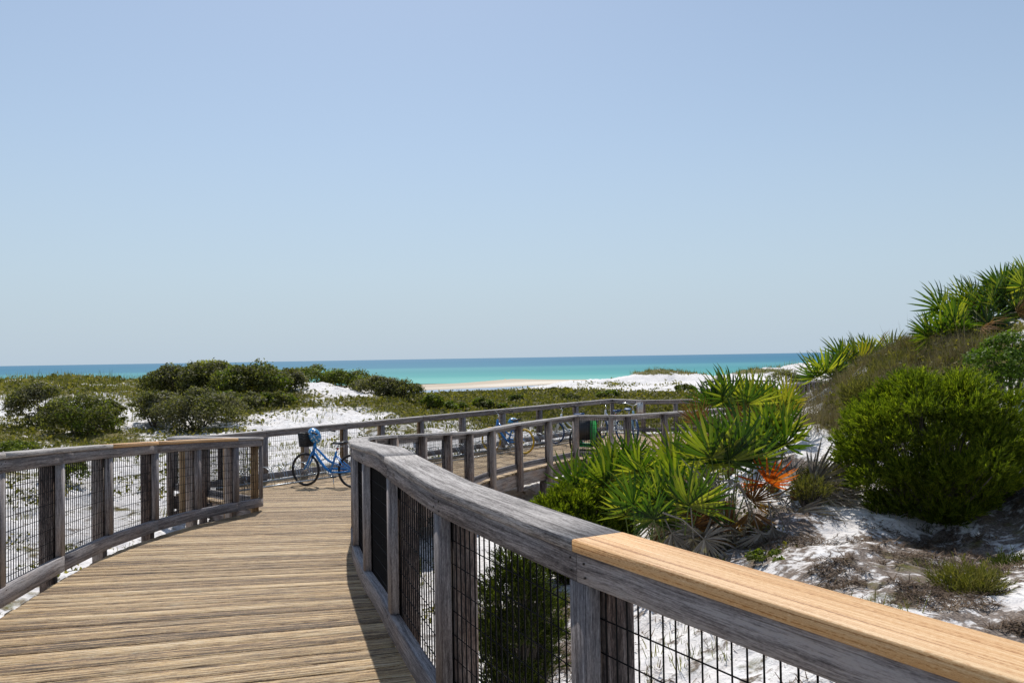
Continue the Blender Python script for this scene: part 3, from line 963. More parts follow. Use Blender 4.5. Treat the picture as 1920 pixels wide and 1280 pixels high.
# far bends of the boardwalk
def far_walk(name, label, pts, side, dh):
    V = [tuple(at(px, py, Y)[:2]) for px, py, Y in pts]
    zs = [at(px, py, Y).z for px, py, Y in pts]
    xs = np.array(V)
    def base(x, y):
        d = np.hypot(xs[:, 0] - x, xs[:, 1] - y); w = 1 / (d + .05) ** 2
        return float((w * np.array(zs)).sum() / w.sum()) - 1.07
    c = Vector((V[0][0], V[0][1], base(*V[0])))
    r_ = empty(name, c); tag(r_, label, 'railing', 'boardwalk railings')
    rail(r_, [V], side, base=base, lod=1, wires=False)
    return V, base
def chain(pts, step=1.7):
    out = [pts[0]]
    for a, b in zip(pts[:-1], pts[1:]):
        A = at(*a); B = at(*b); n = max(1, int(round((B - A).length / step)))
        for i in range(1, n + 1):
            t = i / n; out.append(tuple(a[k] + (b[k] - a[k]) * t for k in range(3)))
    return out
fA = far_walk('railing', 'far grey railing below the gap in the white dunes', chain([(1318, 721, 62), (1321, 714, 66), (1360, 712.5, 67), (1410, 712, 66), (1450, 713, 64)]), -1, 0)
fB = far_walk('railing', 'far curved railing sagging in front of the one below the dune gap', chain([(1318, 721, 61.5), (1328, 727.5, 58), (1350, 729, 57), (1400, 727, 57), (1450, 724, 58)]), 1, 0)
fC = far_walk('railing', 'curved grey railing arching up to the palmetto crest against dark bushes', chain([(1458, 742, 39), (1466, 729, 44), (1480, 722, 47), (1500, 716, 50), (1528, 713, 54), (1550, 715, 58)], 1.5), -1, 0)
# deck between the far railings
fd = MB()
A_ = [at(px, py, Y) for px, py, Y in ((1319, 722, 62), (1330, 719, 62), (1380, 719, 62), (1450, 719, 61), (1500, 723, 54), (1530, 724, 56))]
for p, q in zip(A_[:-1], A_[1:]):
    d = (q - p).normalized(); n = Vector((-d.y, d.x, 0)) * 1.6
    zz = Vector((0, 0, -1.12 + .0))
    V = [p + n + zz, p - n + zz, q - n + zz, q + n + zz]
    V2 = [v - Vector((0, 0, .3)) for v in V]
    fd.add([tuple(v) for v in V + V2], (), [[0, 1, 2, 3], [7, 6, 5, 4], [0, 4, 5, 1], [1, 5, 6, 2], [2, 6, 7, 3], [3, 7, 4, 0]])
o = fd.build('far_boardwalk', M_CAP); tag(o, kind='structure')

# ------------------------------------------------------------------ bicycle racks
def rack(cx, cy, ang, n, label):
    """two long base bars with pairs of low hoops"""
    r_ = empty('bike_rack', (cx, cy, -.88 if cy > 16.1 else deckz(cy)), ang); tag(r_, label, 'bike rack', 'bicycle racks along the back railing')
    L = n * .30
    for yb, rad in ((0.0, .014), (.62, .022)):
        b = MB(); b.tube([(-.1, yb, .03), (L + .1, yb, .03)], rad, 8); b.build('base_bar', M_GALV, r_)
    for k in range(n):
        x = .15 + k * .30
        h = MB()
        for dx in (-.03, .03):
            pts = []
            for i in range(11):
                a = PI * i / 10
                pts.append((x + dx + .02 * math.sin(a), .31 - .31 * math.cos(a), .03 + .34 * math.sin(a) ** .8))
            h.tube(pts, .0065, 6)
        h.build('hoop', M_GALV, r_)
    return r_
bang = math.atan2(11.7, 9.65)
def along(t, back):    # point on the platform, 'back' metres in front of the back rail
    n = Vector((math.sin(bang), -math.cos(bang), 0))
    p = Vector((-6.35, 15.5, 0)) + Vector((math.cos(bang), math.sin(bang), 0)) * t + n * back
    return p
def mkrack(t, n, label):
    p = along(t, .95)
    r_ = rack(p.x, p.y, bang, n, label)
    r_.location.z = deckz(p.y) + .002
mkrack(.7, 8, 'silver hoop bicycle rack in the corner seen past the end post of the left railing')
mkrack(3.35, 10, 'silver hoop bicycle rack holding the black-tyred blue bicycle')
mkrack(6.6, 9, 'empty silver hoop bicycle rack between the two blue bicycles')
mkrack(9.5, 9, 'silver hoop bicycle rack under the yellow-tyred bicycle and the white one')

# ------------------------------------------------------------------ bicycles
def wheel(parent, x, tyre, rim_m, r=.33, turn=0.0):
    w = MB()
    n = 36
    w.loop([(r * .9 * math.cos(2 * PI * i / n), 0, r * .9 * math.sin(2 * PI * i / n)) for i in range(n)], .013, 6)
    wo_ = w.build('wheel', rim_m, parent, (x, 0, r + .0), smooth=True)
    t = MB(); t.loop([((r - .024) * math.cos(2 * PI * i / n), 0, (r - .024) * math.sin(2 * PI * i / n)) for i in range(n)], .026, 8)
    t.build('tyre', tyre, wo_, smooth=True)
    s_ = MB()
    for k in range(24):
        a = 2 * PI * k / 24; sd = .03 if k % 2 else -.03
        s_.tube([(.02 * math.cos(a + .8), sd, .02 * math.sin(a + .8)), (r * .88 * math.cos(a), 0, r * .88 * math.sin(a))], .0016, 4, False)
    s_.build('spokes', M_SILVER, wo_)
    h = MB(); h.tube([(0, -.05, 0), (0, .05, 0)], .022, 10); h.build('hub', M_SILVER, wo_)
    wo_.rotation_euler = (0, random.random() * 6, 0)
    return wo_

def bicycle(loc, heading, label, frame_m, tyre, rim_m, saddle_m, bar_m, basket=False, turn=0.0, grp='bicycles parked on the platform'):
    """local +x points to the front wheel"""
    b = empty('bicycle', loc, heading); tag(b, label, 'bicycle', grp)
    rw, fwx = -.53, .55
    wheel(b, rw, tyre, rim_m)
    # steering assembly turns about the head tube
    hd = Vector((.30, 0, .76))
    fk = MB()
    for sd in (-.05, .05):
        fk.tube([(fwx, sd, .33), (.47, sd, .46), (.40, sd, .60), (.365, sd * .8, .68)], [.014, .019, .021, .021], 8)
    fk.tube([(.365, -.05, .68), (.365, .05, .68)], .016, 8)
    fk.build('fork', frame_m, b)
    wheel(b, fwx, tyre, rim_m)
    fr = MB()
    fr.tube([(.365, 0, .67), (.315, 0, .86)], .028, 10)                     # head tube
    fr.tube([(.355, 0, .70), (.25, 0, .55), (.10, 0, .38), (-.03, 0, .29)], .028, 10)   # down tube
    fr.tube([(.33, 0, .80), (.18, 0, .66), (.02, 0, .52), (-.11, 0, .46)], .022, 10)    # step-through top tube
    fr.tube([(-.03, 0, .29), (-.175, 0, .70)], .021, 10)                    # seat tube
    for sd in (-1, 1):
        fr.tube([(-.04, .03 * sd, .29), (-.26, .045 * sd, .30), (rw, .06 * sd, .33)], .017, 8)
        fr.tube([(-.155, .015 * sd, .63), (-.33, .05 * sd, .47), (rw, .06 * sd, .33)], .014, 8)
        fr.tube([(-.115, .02 * sd, .48), (-.30, .05 * sd, .42), (rw, .06 * sd, .34)], .007, 6)
    fr.build('frame', frame_m, b)
    sp_ = MB(); sp_.tube([(-.17, 0, .68), (-.215, 0, .83)], .013, 8); sp_.build('seat_post', M_SILVER, b)
    sd_ = MB()
    prof = [(-.15, .105), (-.12, .12), (-.05, .10), (.02, .055), (.09, .028), (.14, .018)]
    V = []; n = 10
    for (x, w) in prof:
        for k in range(n):
            a = 2 * PI * k / n
            V.append((x, w * math.cos(a), .028 * math.sin(a) * (1.2 if x < 0 else .8) + (.015 if x < -.1 else 0)))
    f4 = [[i * n + k, i * n + (k + 1) % n, (i + 1) * n + (k + 1) % n, (i + 1) * n + k] for i in range(len(prof) - 1) for k in range(n)]
    f3 = [[0, k + 1, k] for k in range(1, n - 1)] + [[(len(prof) - 1) * n, (len(prof) - 1) * n + k, (len(prof) - 1) * n + k + 1] for k in range(1, n - 1)]
    sd_.add(V, f3, f4)
    so_ = sd_.build('saddle', saddle_m, b, (-.235, 0, .865), smooth=True)
    spg = MB()
    for s2 in (-.05, .05): spg.tube([(-.09, s2, -.02), (-.08, s2, -.075), (0, s2 * .4, -.05)], .008, 6)
    spg.build('spring', M_SILVER, so_)
    st = MB(); st.tube([(.312, 0, .86), (.29, 0, .97), (.30, 0, 1.0), (.34, 0, 1.02)], .012, 8); st.build('stem', M_SILVER, b)
    hb = MB()
    for s2 in (-1, 1):
        hb.tube([(.34, 0, 1.02), (.33, .07 * s2, 1.04), (.28, .17 * s2, 1.09), (.20, .26 * s2, 1.10), (.08, .32 * s2, 1.07)], .0115, 8)
    ho = hb.build('handlebar', bar_m, b)
    for s2 in (-1, 1):
        g = MB(); g.tube([(.16, .28 * s2, 1.093), (.05, .33 * s2, 1.065)], .017, 8); g.build('grip', M_BLACK, ho)
    ck = MB()
    n = 28
    ck.loop([(-.03 + .09 * math.cos(2 * PI * i / n), -.055, .29 + .09 * math.sin(2 * PI * i / n)) for i in range(n)], .006, 5)
    for k in range(5):
        a = 2 * PI * k / 5; ck.tube([(-.03, -.055, .29), (-.03 + .09 * math.cos(a), -.055, .29 + .09 * math.sin(a))], .006, 5)
    ck.build('chainring', M_SILVER, b)
    cg = MB()
    cg.prism([(.06, .33), (-.03, .375), (-.50, .372), (-.52, .345), (-.03, .33)], -.064, -.058)
    cg.build('chain_guard', frame_m, b)
    for s2, a in ((-1, .5), (1, .5 + PI)):
        c_ = MB(); e = Vector((-.03 + .16 * math.cos(a), s2 * .075, .29 + .16 * math.sin(a)))
        c_.tube([(-.03, s2 * .06, .29), e], .009, 6); co = c_.build('crank', M_SILVER, b)
        p_ = MB(); p_.box(e + Vector((0, s2 * .05, 0)), (.09, .09, .022)); p_.build('pedal', M_BLKPL, co)
    cb = MB()
    for s2 in (-1, 1):
        cb.tube([(.16, .27 * s2, 1.08), (.34, .16 * s2, 1.0), (.41, .04 * s2, .88), (.37, .02 * s2, .72), (.40, .04 * s2, .62)], .0035, 4, False)
    cb.build('brake_cable', M_BLKPL, b)
    ks = MB(); ks.tube([(-.12, .06, .29), (-.22, .17, .01)], .008, 6); ks.build('kickstand', M_SILVER, b)
    rf = MB(); rf.tube([(-.195, 0, .76), (-.215, 0, .755)], .022, 10); rf.build('reflector', M_RED, b)
    if basket:
        bk = MB()
        # woven box: solid base and rim, open slats
        x0, x1, y0, y1, z0, z1 = .42, .60, -.13, .13, .80, 1.06
        bk.box(((x0 + x1) / 2, 0, z0), (x1 - x0 - .03, y1 - y0 - .04, .01))
        for z in np.linspace(z0, z1, 9):
            e = .015 * (z - z0) / (z1 - z0)
            P = [(x0 - e, y0 - e, z), (x1 + e, y0 - e, z), (x1 + e, y1 + e, z), (x0 - e, y1 + e, z), (x0 - e, y0 - e, z)]
            for a, c in zip(P[:-1], P[1:]): bk.tube([a, c], .011 if z > z1 - .02 else .0115, 5)
        for k in range(12):
            f = k / 11
            for yy in (y0, y1): bk.tube([(x0 + (x1 - x0) * f, yy, z0), (x0 - .015 + (x1 - x0 + .03) * f, yy * 1.08, z1)], .008, 4)
            for xx in (x0, x1): bk.tube([(xx, y0 + (y1 - y0) * f, z0), (xx + (.015 if xx == x1 else -.015), (y0 + (y1 - y0) * f) * 1.08, z1)], .008, 4)
        bk.build('basket', M_BLKPL, b)
    return b

def helmet(loc, rot, label, sc=1.0):
    V = []; n = 16; rows = 7
    for i in range(rows + 1):
        ph = PI / 2 * i / rows
        for k in range(n):
            a = 2 * PI * k / n
            r_ = math.cos(ph)
            V.append((.15 * r_ * math.cos(a), .11 * r_ * math.sin(a), .13 * math.sin(ph)))
    f4 = []
    for i in range(rows):
        for k in range(n): f4.append([i * n + k, i * n + (k + 1) % n, (i + 1) * n + (k + 1) % n, (i + 1) * n + k])
    m = MB(); m.add(V, (), f4)
    o = m.build('helmet', M_HELM, None, loc, smooth=True)
    o.rotation_euler = rot; o.scale = (sc,) * 3
    tag(o, label, 'helmet', 'blue helmets hung on bicycles')
    sm = o.modifiers.new('shell', 'SOLIDIFY'); sm.thickness = .02
    v = MB()
    for y_ in (-.055, 0, .055):
        for x_ in (-.07, .02, .095):
            z_ = .13 * math.sqrt(max(0.05, 1 - (x_ / .15) ** 2 - (y_ / .11) ** 2))
            nrm_ = Vector((x_ / .0225, y_ / .0121, z_ / .0169)).normalized()
            q = Matrix.Translation((0, 0, 0)).to_3x3(); q = nrm_.to_track_quat('Z', 'X').to_matrix()
            v.box(Vector((x_, y_, z_)) + nrm_ * .001, (.05, .017, .008), q)
    v.build('vent', M_WHITE, o)
    s_ = MB()
    for y_ in (-.09, .09): s_.tube([(.04, y_, 0), (.0, y_ * .4, -.10), (0, 0, -.13)], .006, 5)
    s_.build('strap', M_BLKPL, o)
    return o

PZ = -.88
def bike_between(front, rear, *a, **k):
    f = Vector((*front, 0)); r_ = Vector((*rear, 0))
    d = (f - r_).normalized(); c = (f + r_) / 2 - d * .01
    return bicycle((c.x, c.y, PZ), math.atan2(d.y, d.x), *a, **k)
b1 = bike_between((-4.19, 16.5), (-3.17, 16.12), 'bright blue step-through bicycle with black tyres, black basket and a helmet on its handlebar', M_BLUE, M_BLACK, M_SILVER, M_BLKPL, M_BLKPL, basket=True)
p = at(589, 814, 16.42)
helmet((p.x, p.y + .03, p.z - .03), (R(82), R(60), R(0)), 'blue helmet with white vents hanging in front of the black basket', 1.12)
b2 = bike_between((-.62, 21.95), (.29, 21.27), 'blue bicycle with bright yellow tyres', M_BLUE, M_YEL, M_SILVER, M_BLKPL, M_BLACK)
p = at(962, 790, 21.6); helmet((p.x, p.y, p.z - .03), (0, 0, R(30)), 'blue helmet resting on the saddle of the yellow-tyred bicycle')
b3 = bike_between((1.20, 23.65), (2.08, 23.05), 'white bicycle with dark blue tyres left of the green trailer', M_WHITE, M_DBLUE, M_SILVER, M_DBLUE, M_BLACK)
b4 = bike_between((2.72, 25.1), (3.18, 24.2), 'white bicycle with dark blue tyres right behind the green trailer', M_WHITE, M_DBLUE, M_SILVER, M_DBLUE, M_BLACK)
b5 = bike_between((3.58, 24.1), (3.47, 25.15), 'pale blue bicycle seen end-on with a silver handlebar, rightmost of the row', M_LBLUE, M_DBLUE, M_SILVER, M_DBLUE, M_SILVER)

# child trailer
def trailer(loc, rz):
    t = empty('bike_trailer', loc, rz); tag(t, 'green and black two-wheeled child trailer standing behind the inner railing', 'bike trailer')
    b = MB()
    sec = [(-.30, .12), (.36, .12), (.42, .30), (.30, .78), (.12, .90), (-.16, .90), (-.30, .60)]
    b.prism(sec, .20, .235); b.prism(sec, -.235, -.20)
    b.prism([(-.30, .12), (.36, .12), (.36, .15), (-.30, .15)], -.2, .2)
    b.prism([(-.16, .90), (.12, .90), (.12, .87), (-.16, .87)], -.2, .2)
    b.build('body', M_GREEN, t)
    c = MB(); c.prism([(-.29, .30), (-.27, .30), (-.13, .88), (-.16, .88), (-.29, .60)], -.20, .20)
    c.prism([(.36, .3), (.40, .3), (.29, .78), (.13, .87), (.11, .86), (.26, .76)], -.2, .2)
    c.build('cover', M_BLKPL, t)
    f = MB()
    for s2 in (-1, 1):
        f.tube([(-.32, .24 * s2, .12), (.38, .24 * s2, .12), (.43, .24 * s2, .3), (.31, .24 * s2, .79), (.12, .24 * s2, .91), (-.17, .24 * s2, .91), (-.32, .24 * s2, .6), (-.32, .24 * s2, .12)], .012, 6)
    f.tube([(0, -.36, .25), (0, .36, .25)], .012, 6)
    f.tube([(.4, .2, .15), (.9, .3, .3), (1.3, .1, .4)], .014, 6)
    f.build('frame', M_BLKPL, t)
    for s2 in (-1, 1):
        n = 28; w = MB()
        w.loop([(.25 * math.cos(2 * PI * i / n), 0, .25 * math.sin(2 * PI * i / n)) for i in range(n)], .028, 8)
        w.tube([(0, -.03, 0), (0, .03, 0)], .03, 10)
        for k in range(12):
            a = 2 * PI * k / 12; w.tube([(0, 0, 0), (.24 * math.cos(a), 0, .24 * math.sin(a))], .003, 4, False)
        w.build('wheel', M_BLACK, t, (0, .36 * s2, .278), smooth=True)
    return t
trailer((1.92, 21.95, PZ), R(72))

# sign on the post where the back railing bends
p = Vector((4.12, 26.2, PZ))
sg = empty('sign', (p.x - .08, p.y - .12, PZ + .62)); tag(sg, 'small white notice in a brown frame on the bend of the back railing', 'sign')
m = MB(); m.box((0, 0, .22), (.24, .03, .42)); m.build('board', M_POST, sg)
m = MB(); m.box((0, -.02, .23), (.17, .008, .32)); m.build('notice', M_WHITE, sg)
m = MB()
for k in range(5): m.box((0, -.026, .30 - k * .035), (.11, .002, .008))
m.build('print', M_BLKPL, sg)

# ------------------------------------------------------------------ foliage builders
G_SHRUB = foliage('dark_shrub_leaves', (.04, .045, .018), (.098, .10, .034), (.22, .205, .075), .4)
G_OLIVE = foliage('grey_olive_leaves', (.07, .068, .04), (.14, .13, .078), (.25, .22, .135), .3)
G_BRIGHT = foliage('bright_shrub_leaves', (.05, .075, .012), (.11, .145, .02), (.25, .27, .04), .38)
G_YEL = foliage('yellow_green_leaves', (.16, .17, .015), (.28, .29, .02), (.42, .40, .04), .4)
G_ROSE = foliage('rosemary_needles', (.03, .05, .006), (.095, .13, .011), (.27, .29, .03), .45, .6)
G_ROSED = foliage('shaded_rosemary_needles', (.018, .03, .006), (.045, .062, .010), (.13, .14, .02), .3, .6)  # rosemary greens darkened: shade of the backlit bush put into the colour
G_GRASS = foliage('dune_grass_blades', (.06, .068, .018), (.125, .12, .035), (.26, .21, .09), .32)
G_DRY = foliage('dry_stems', (.10, .075, .05), (.20, .155, .105), (.34, .28, .20), .15, .8)
G_COVER = foliage('ground_cover_leaves', (.05, .05, .018), (.11, .105, .03), (.25, .20, .075), .34)
G_PALM = foliage('palmetto_blades', (.014, .036, .004), (.055, .095, .009), (.30, .29, .04), .50, .45, obj=.35, spec=.4)  # dark and yellow ends put backlit highlights into the blade colour
G_PALMY = foliage('yellowing_palmetto_blades', (.06, .10, .010), (.14, .16, .015), (.30, .23, .03), .40, .45, obj=.4)
G_PALMO = foliage('orange_palmetto_blades', (.26, .04, .008), (.46, .075, .012), (.55, .17, .04), .35, .6)
G_PALMD = foliage('dead_palmetto_blades', (.12, .095, .075), (.26, .215, .175), (.44, .38, .33), .15, .8, obj=.3)
G_PALMB = foliage('brown_palmetto_blades', (.10, .045, .02), (.19, .09, .035), (.28, .15, .06), .25, .7, obj=.3)
G_LITTER = foliage('brown_litter', (.032, .02, .013), (.095, .062, .042), (.25, .185, .13), .1, .85)  # real litter tones, darkened further to include painted shade
M_BRANCH = plain('shrub_branch', (.12, .095, .075), .85, var=.3)
M_STALK = plain('palmetto_stalk', (.12, .16, .03), .6, var=.3)

def norm_rows(a): return a / np.maximum(np.linalg.norm(a, axis=1, keepdims=True), 1e-9)

def leaf_cloud(lumps, n, size, aspect=.55, squash=1.0, seed=0, up_bias=.3):
    """leaf-shaped rhombi over the surfaces of a set of lumps (c, r3)"""
    g = np.random.default_rng(seed)
    C = np.array([l[0] for l in lumps]); Rd = np.array([l[1] for l in lumps])
    wt = (Rd.prod(1)) ** (2 / 3); wt /= wt.sum()
    k = g.choice(len(lumps), n, p=wt)
    d = norm_rows(g.normal(size=(n, 3)))
    d[:, 2] = np.where(g.random(n) < .55, np.abs(d[:, 2]), d[:, 2])
    rad = np.clip(g.normal(.93, .17, n), .3, 1.4)[:, None]
    P = C[k] + d * Rd[k] * rad
    nrm = norm_rows(d + g.normal(size=(n, 3)) * .7 + np.array([0, 0, up_bias]))
    t = norm_rows(np.cross(nrm, norm_rows(g.normal(size=(n, 3)))))
    b = np.cross(nrm, t)
    s = size * g.uniform(.6, 1.4, n)[:, None]
    V = np.stack([P - t * s * .5, P + b * s * aspect * .5 + nrm * s * .08, P + t * s * .5, P - b * s * aspect * .5 + nrm * s * .08], 1).reshape(-1, 3)
    Fc = np.arange(n * 4).reshape(-1, 4)
    return V, Fc

def shrub(px, py, Y, wpx, hpx, label, mats, n=5000, leaf=.10, name='shrub', group='shrubs on the dunes', seed=0, depth=.8, nl=46, flat=.0, z=None):
    """px,py = where its foot stands, wpx,hpx = its size in photo pixels there"""
    g = np.random.default_rng(seed + 100)
    if Y > 15: Y = hit(px, py, Y)
    c = at(px, py, Y); w = wpx * Y / F; h = hpx * Y / F
    zb = gz(c.x, c.y) if z is None else z
    zb = min(zb, c.z + .25); zb = max(zb, c.z - .6)
    root = empty(name, (c.x, c.y, zb)); tag(root, label, 'shrub', group)
    h = h + (c.z - zb)
    lumps = []
    for i in range(nl):
        a = g.random() * 2 * PI; rr = math.sqrt(g.random()) * .88
        x = math.cos(a) * rr * w / 2; y_ = math.sin(a) * rr * w / 2 * depth
        top = h * (1 - .55 * rr ** 2.2) * g.uniform(.82, 1.0)
        r_ = g.uniform(.075, .19) * w * (1 - .25 * rr)
        r_ = min(r_, h * .36)
        zc = max(r_ * .5, top - r_ * .8)
        if g.random() < .3: zc = g.uniform(.25, .7) * zc
        lumps.append(((x, y_, zc), (r_, r_, r_ * .8)))
    if not isinstance(mats, (list, tuple)): mats = [mats]
    split = np.linspace(0, n, len(mats) + 1).astype(int)
    allv = []; mi = []
    V, Fc = leaf_cloud(lumps, n, leaf, seed=seed)
    me = np_mesh('foliage', V, Fc, None)
    for m_ in mats: me.materials.append(m_)
    if len(mats) > 1:
        idx = (vnoise(V[::4, 0] * 2.2, V[::4, 2] * 2.2 + V[::4, 1], seed) + g.normal(0, .12, n))
        mid = np.clip((idx * len(mats)).astype(int), 0, len(mats) - 1)
        me.polygons.foreach_set('material_index', mid.astype(np.int32))
    link('foliage', me, root)
    br = MB()
    for i in range(10):
        l = lumps[g.integers(len(lumps))][0]
        br.tube([(l[0] * .12, l[1] * .12, -.25), (l[0] * .5, l[1] * .5, l[2] * .45), (l[0], l[1], l[2])], [.035 * h ** .5, .022 * h ** .5, .008], 5)
    br.build('branches', M_BRANCH, root)
    return root

SH = 'shrubs on the dune crest'
shrub(325, 738, 47, 120, 58, 'dark shrub at the left shoulder of the big dune thicket', [G_SHRUB, G_SHRUB, G_OLIVE], 8000, .13, seed=1, group=SH)
shrub(395, 738, 48, 150, 66, 'shrub topped with yellow-green new leaves, highest point of the thicket', [G_SHRUB, G_SHRUB, G_OLIVE], 10000, .13, seed=2, group=SH)
shrub(470, 740, 48, 150, 64, 'dark shrub just right of the yellow-green topped one', [G_SHRUB, G_SHRUB, G_BRIGHT], 10000, .13, seed=3, group=SH)
shrub(525, 735, 48, 100, 50, 'olive shrub above the white sand slope at the right of the thicket', [G_SHRUB, G_OLIVE], 7000, .13, seed=4, group=SH)
shrub(592, 716, 50, 120, 34, 'low shrub on the ridge above the white sand slope', [G_SHRUB, G_BRIGHT], 6500, .12, seed=5, group=SH)
shrub(652, 724, 50, 110, 36, 'green shrub midway down the ridge to the beach', [G_SHRUB, G_BRIGHT, G_SHRUB], 6500, .12, seed=6, group=SH)
shrub(708, 738, 49, 100, 36, 'dark shrub low on the ridge before the beach', [G_SHRUB, G_OLIVE, G_SHRUB], 6000, .12, seed=7, group=SH)
shrub(755, 752, 48, 84, 42, 'dark round shrub at the foot of the ridge by the beach', [G_SHRUB, G_SHRUB], 5500, .12, seed=8, group=SH)
shrub(440, 764, 44, 120, 34, 'low olive shrub at the foot of the thicket', [G_BRIGHT, G_OLIVE, G_SHRUB], 5000, .11, seed=21, group=SH)
shrub(515, 758, 45, 80, 26, 'small bright shrub between the thicket and the white sand slope', [G_BRIGHT, G_SHRUB], 3500, .10, seed=22, group=SH)
# yellow-green new growth cap belongs to the highest shrub
yl = leaf_cloud([((0, 0, 0), (.9, .7, .33)), ((.7, 0, -.05), (.55, .5, .22)), ((-.75, 0, -.12), (.5, .5, .2))], 1100, .15, seed=77)
yo = [o for o in bpy.data.objects if o.get('label', '').startswith('shrub topped')][0]
yp = at(392, 686, 49.3) - yo.location
l = link('new_growth', np_mesh('new_growth', yl[0], yl[1], G_YEL), yo, yp); l['label'] = 'yellow-green new leaves'
SM = 'shrubs in front of the dune'
shrub(292, 800, 35, 110, 72, 'grey-green shrub left half of the pair below the big thicket', [G_OLIVE, G_SHRUB, G_OLIVE], 7000, .10, seed=9, group=SM)
shrub(375, 808, 34, 165, 84, 'wide grey-green shrub below the big thicket, with sand on its right', [G_OLIVE, G_OLIVE, G_SHRUB], 10000, .10, seed=10, group=SM)
shrub(75, 800, 34, 120, 88, 'dark shrub standing behind the bright rounded one at the left', [G_SHRUB, G_OLIVE], 7500, .11, seed=11, group=SM)
shrub(150, 818, 31, 150, 84, 'rounded bright green shrub at the left of the picture', [G_BRIGHT, G_SHRUB, G_SHRUB], 10000, .09, seed=12, group=SM)
shrub(205, 805, 32, 70, 60, 'small green shrub against the right flank of the bright rounded one', [G_SHRUB, G_BRIGHT], 4000, .09, seed=13, group=SM)
shrub(20, 850, 22, 110, 26, 'low bright green shrub behind the left end of the near left railing', [G_BRIGHT, G_SHRUB], 4000, .07, seed=14, group=SM)
shrub(120, 905, 20, 90, 50, 'dark green shrub seen through the wire of the left railing', [G_BRIGHT, G_SHRUB], 5000, .06, seed=15, group=SM)
shrub(812, 770, 52, 46, 34, 'single round bright green shrub at the marsh edge', [G_BRIGHT, G_BRIGHT, G_SHRUB], 3500, .12, seed=16, group='shrubs in the marsh')
i_ = 30
for (px, py, Y, w, h, lb, mt) in ((850, 771, 50, 60, 22, 'bright low shrub just right of the round marsh shrub', [G_BRIGHT]), (905, 765, 58, 50, 22, 'low green shrub in the marsh below the lagoon', [G_BRIGHT, G_SHRUB]),
                              (968, 755, 66, 36, 18, 'small dark shrub in the marsh above the yellow-tyred bicycle', [G_SHRUB, G_BRIGHT]), (1065, 752, 70, 60, 16, 'wide low shrub in the marsh above the white bicycle', [G_SHRUB, G_BRIGHT]),
                              (1140, 748, 72, 50, 18, 'bright shrub in the marsh above the bend of the back railing', [G_BRIGHT, G_SHRUB]), (1284, 738, 62, 44, 20, 'green shrub at the left end of the far railing', [G_BRIGHT, G_SHRUB]),
                              (1470, 722, 66, 70, 32, 'dark shrub on the white dune behind the arching far railing', [G_SHRUB, G_OLIVE]), (1515, 745, 60, 70, 40, 'dark shrub mass behind the palmettos, right of the arching railing', [G_SHRUB, G_SHRUB]),
                              (1040, 733, 100, 30, 8, 'tiny green shrub at the toe of the white dune', [G_SHRUB]), (930, 770, 44, 90, 16, 'low olive shrub behind the back railing above the blue bicycle', [G_BRIGHT, G_OLIVE])):
    shrub(px, py, Y, w, h, lb, mt, 2600, .10 + Y * .0008, seed=i_, group='shrubs in the marsh', nl=16); i_ += 1

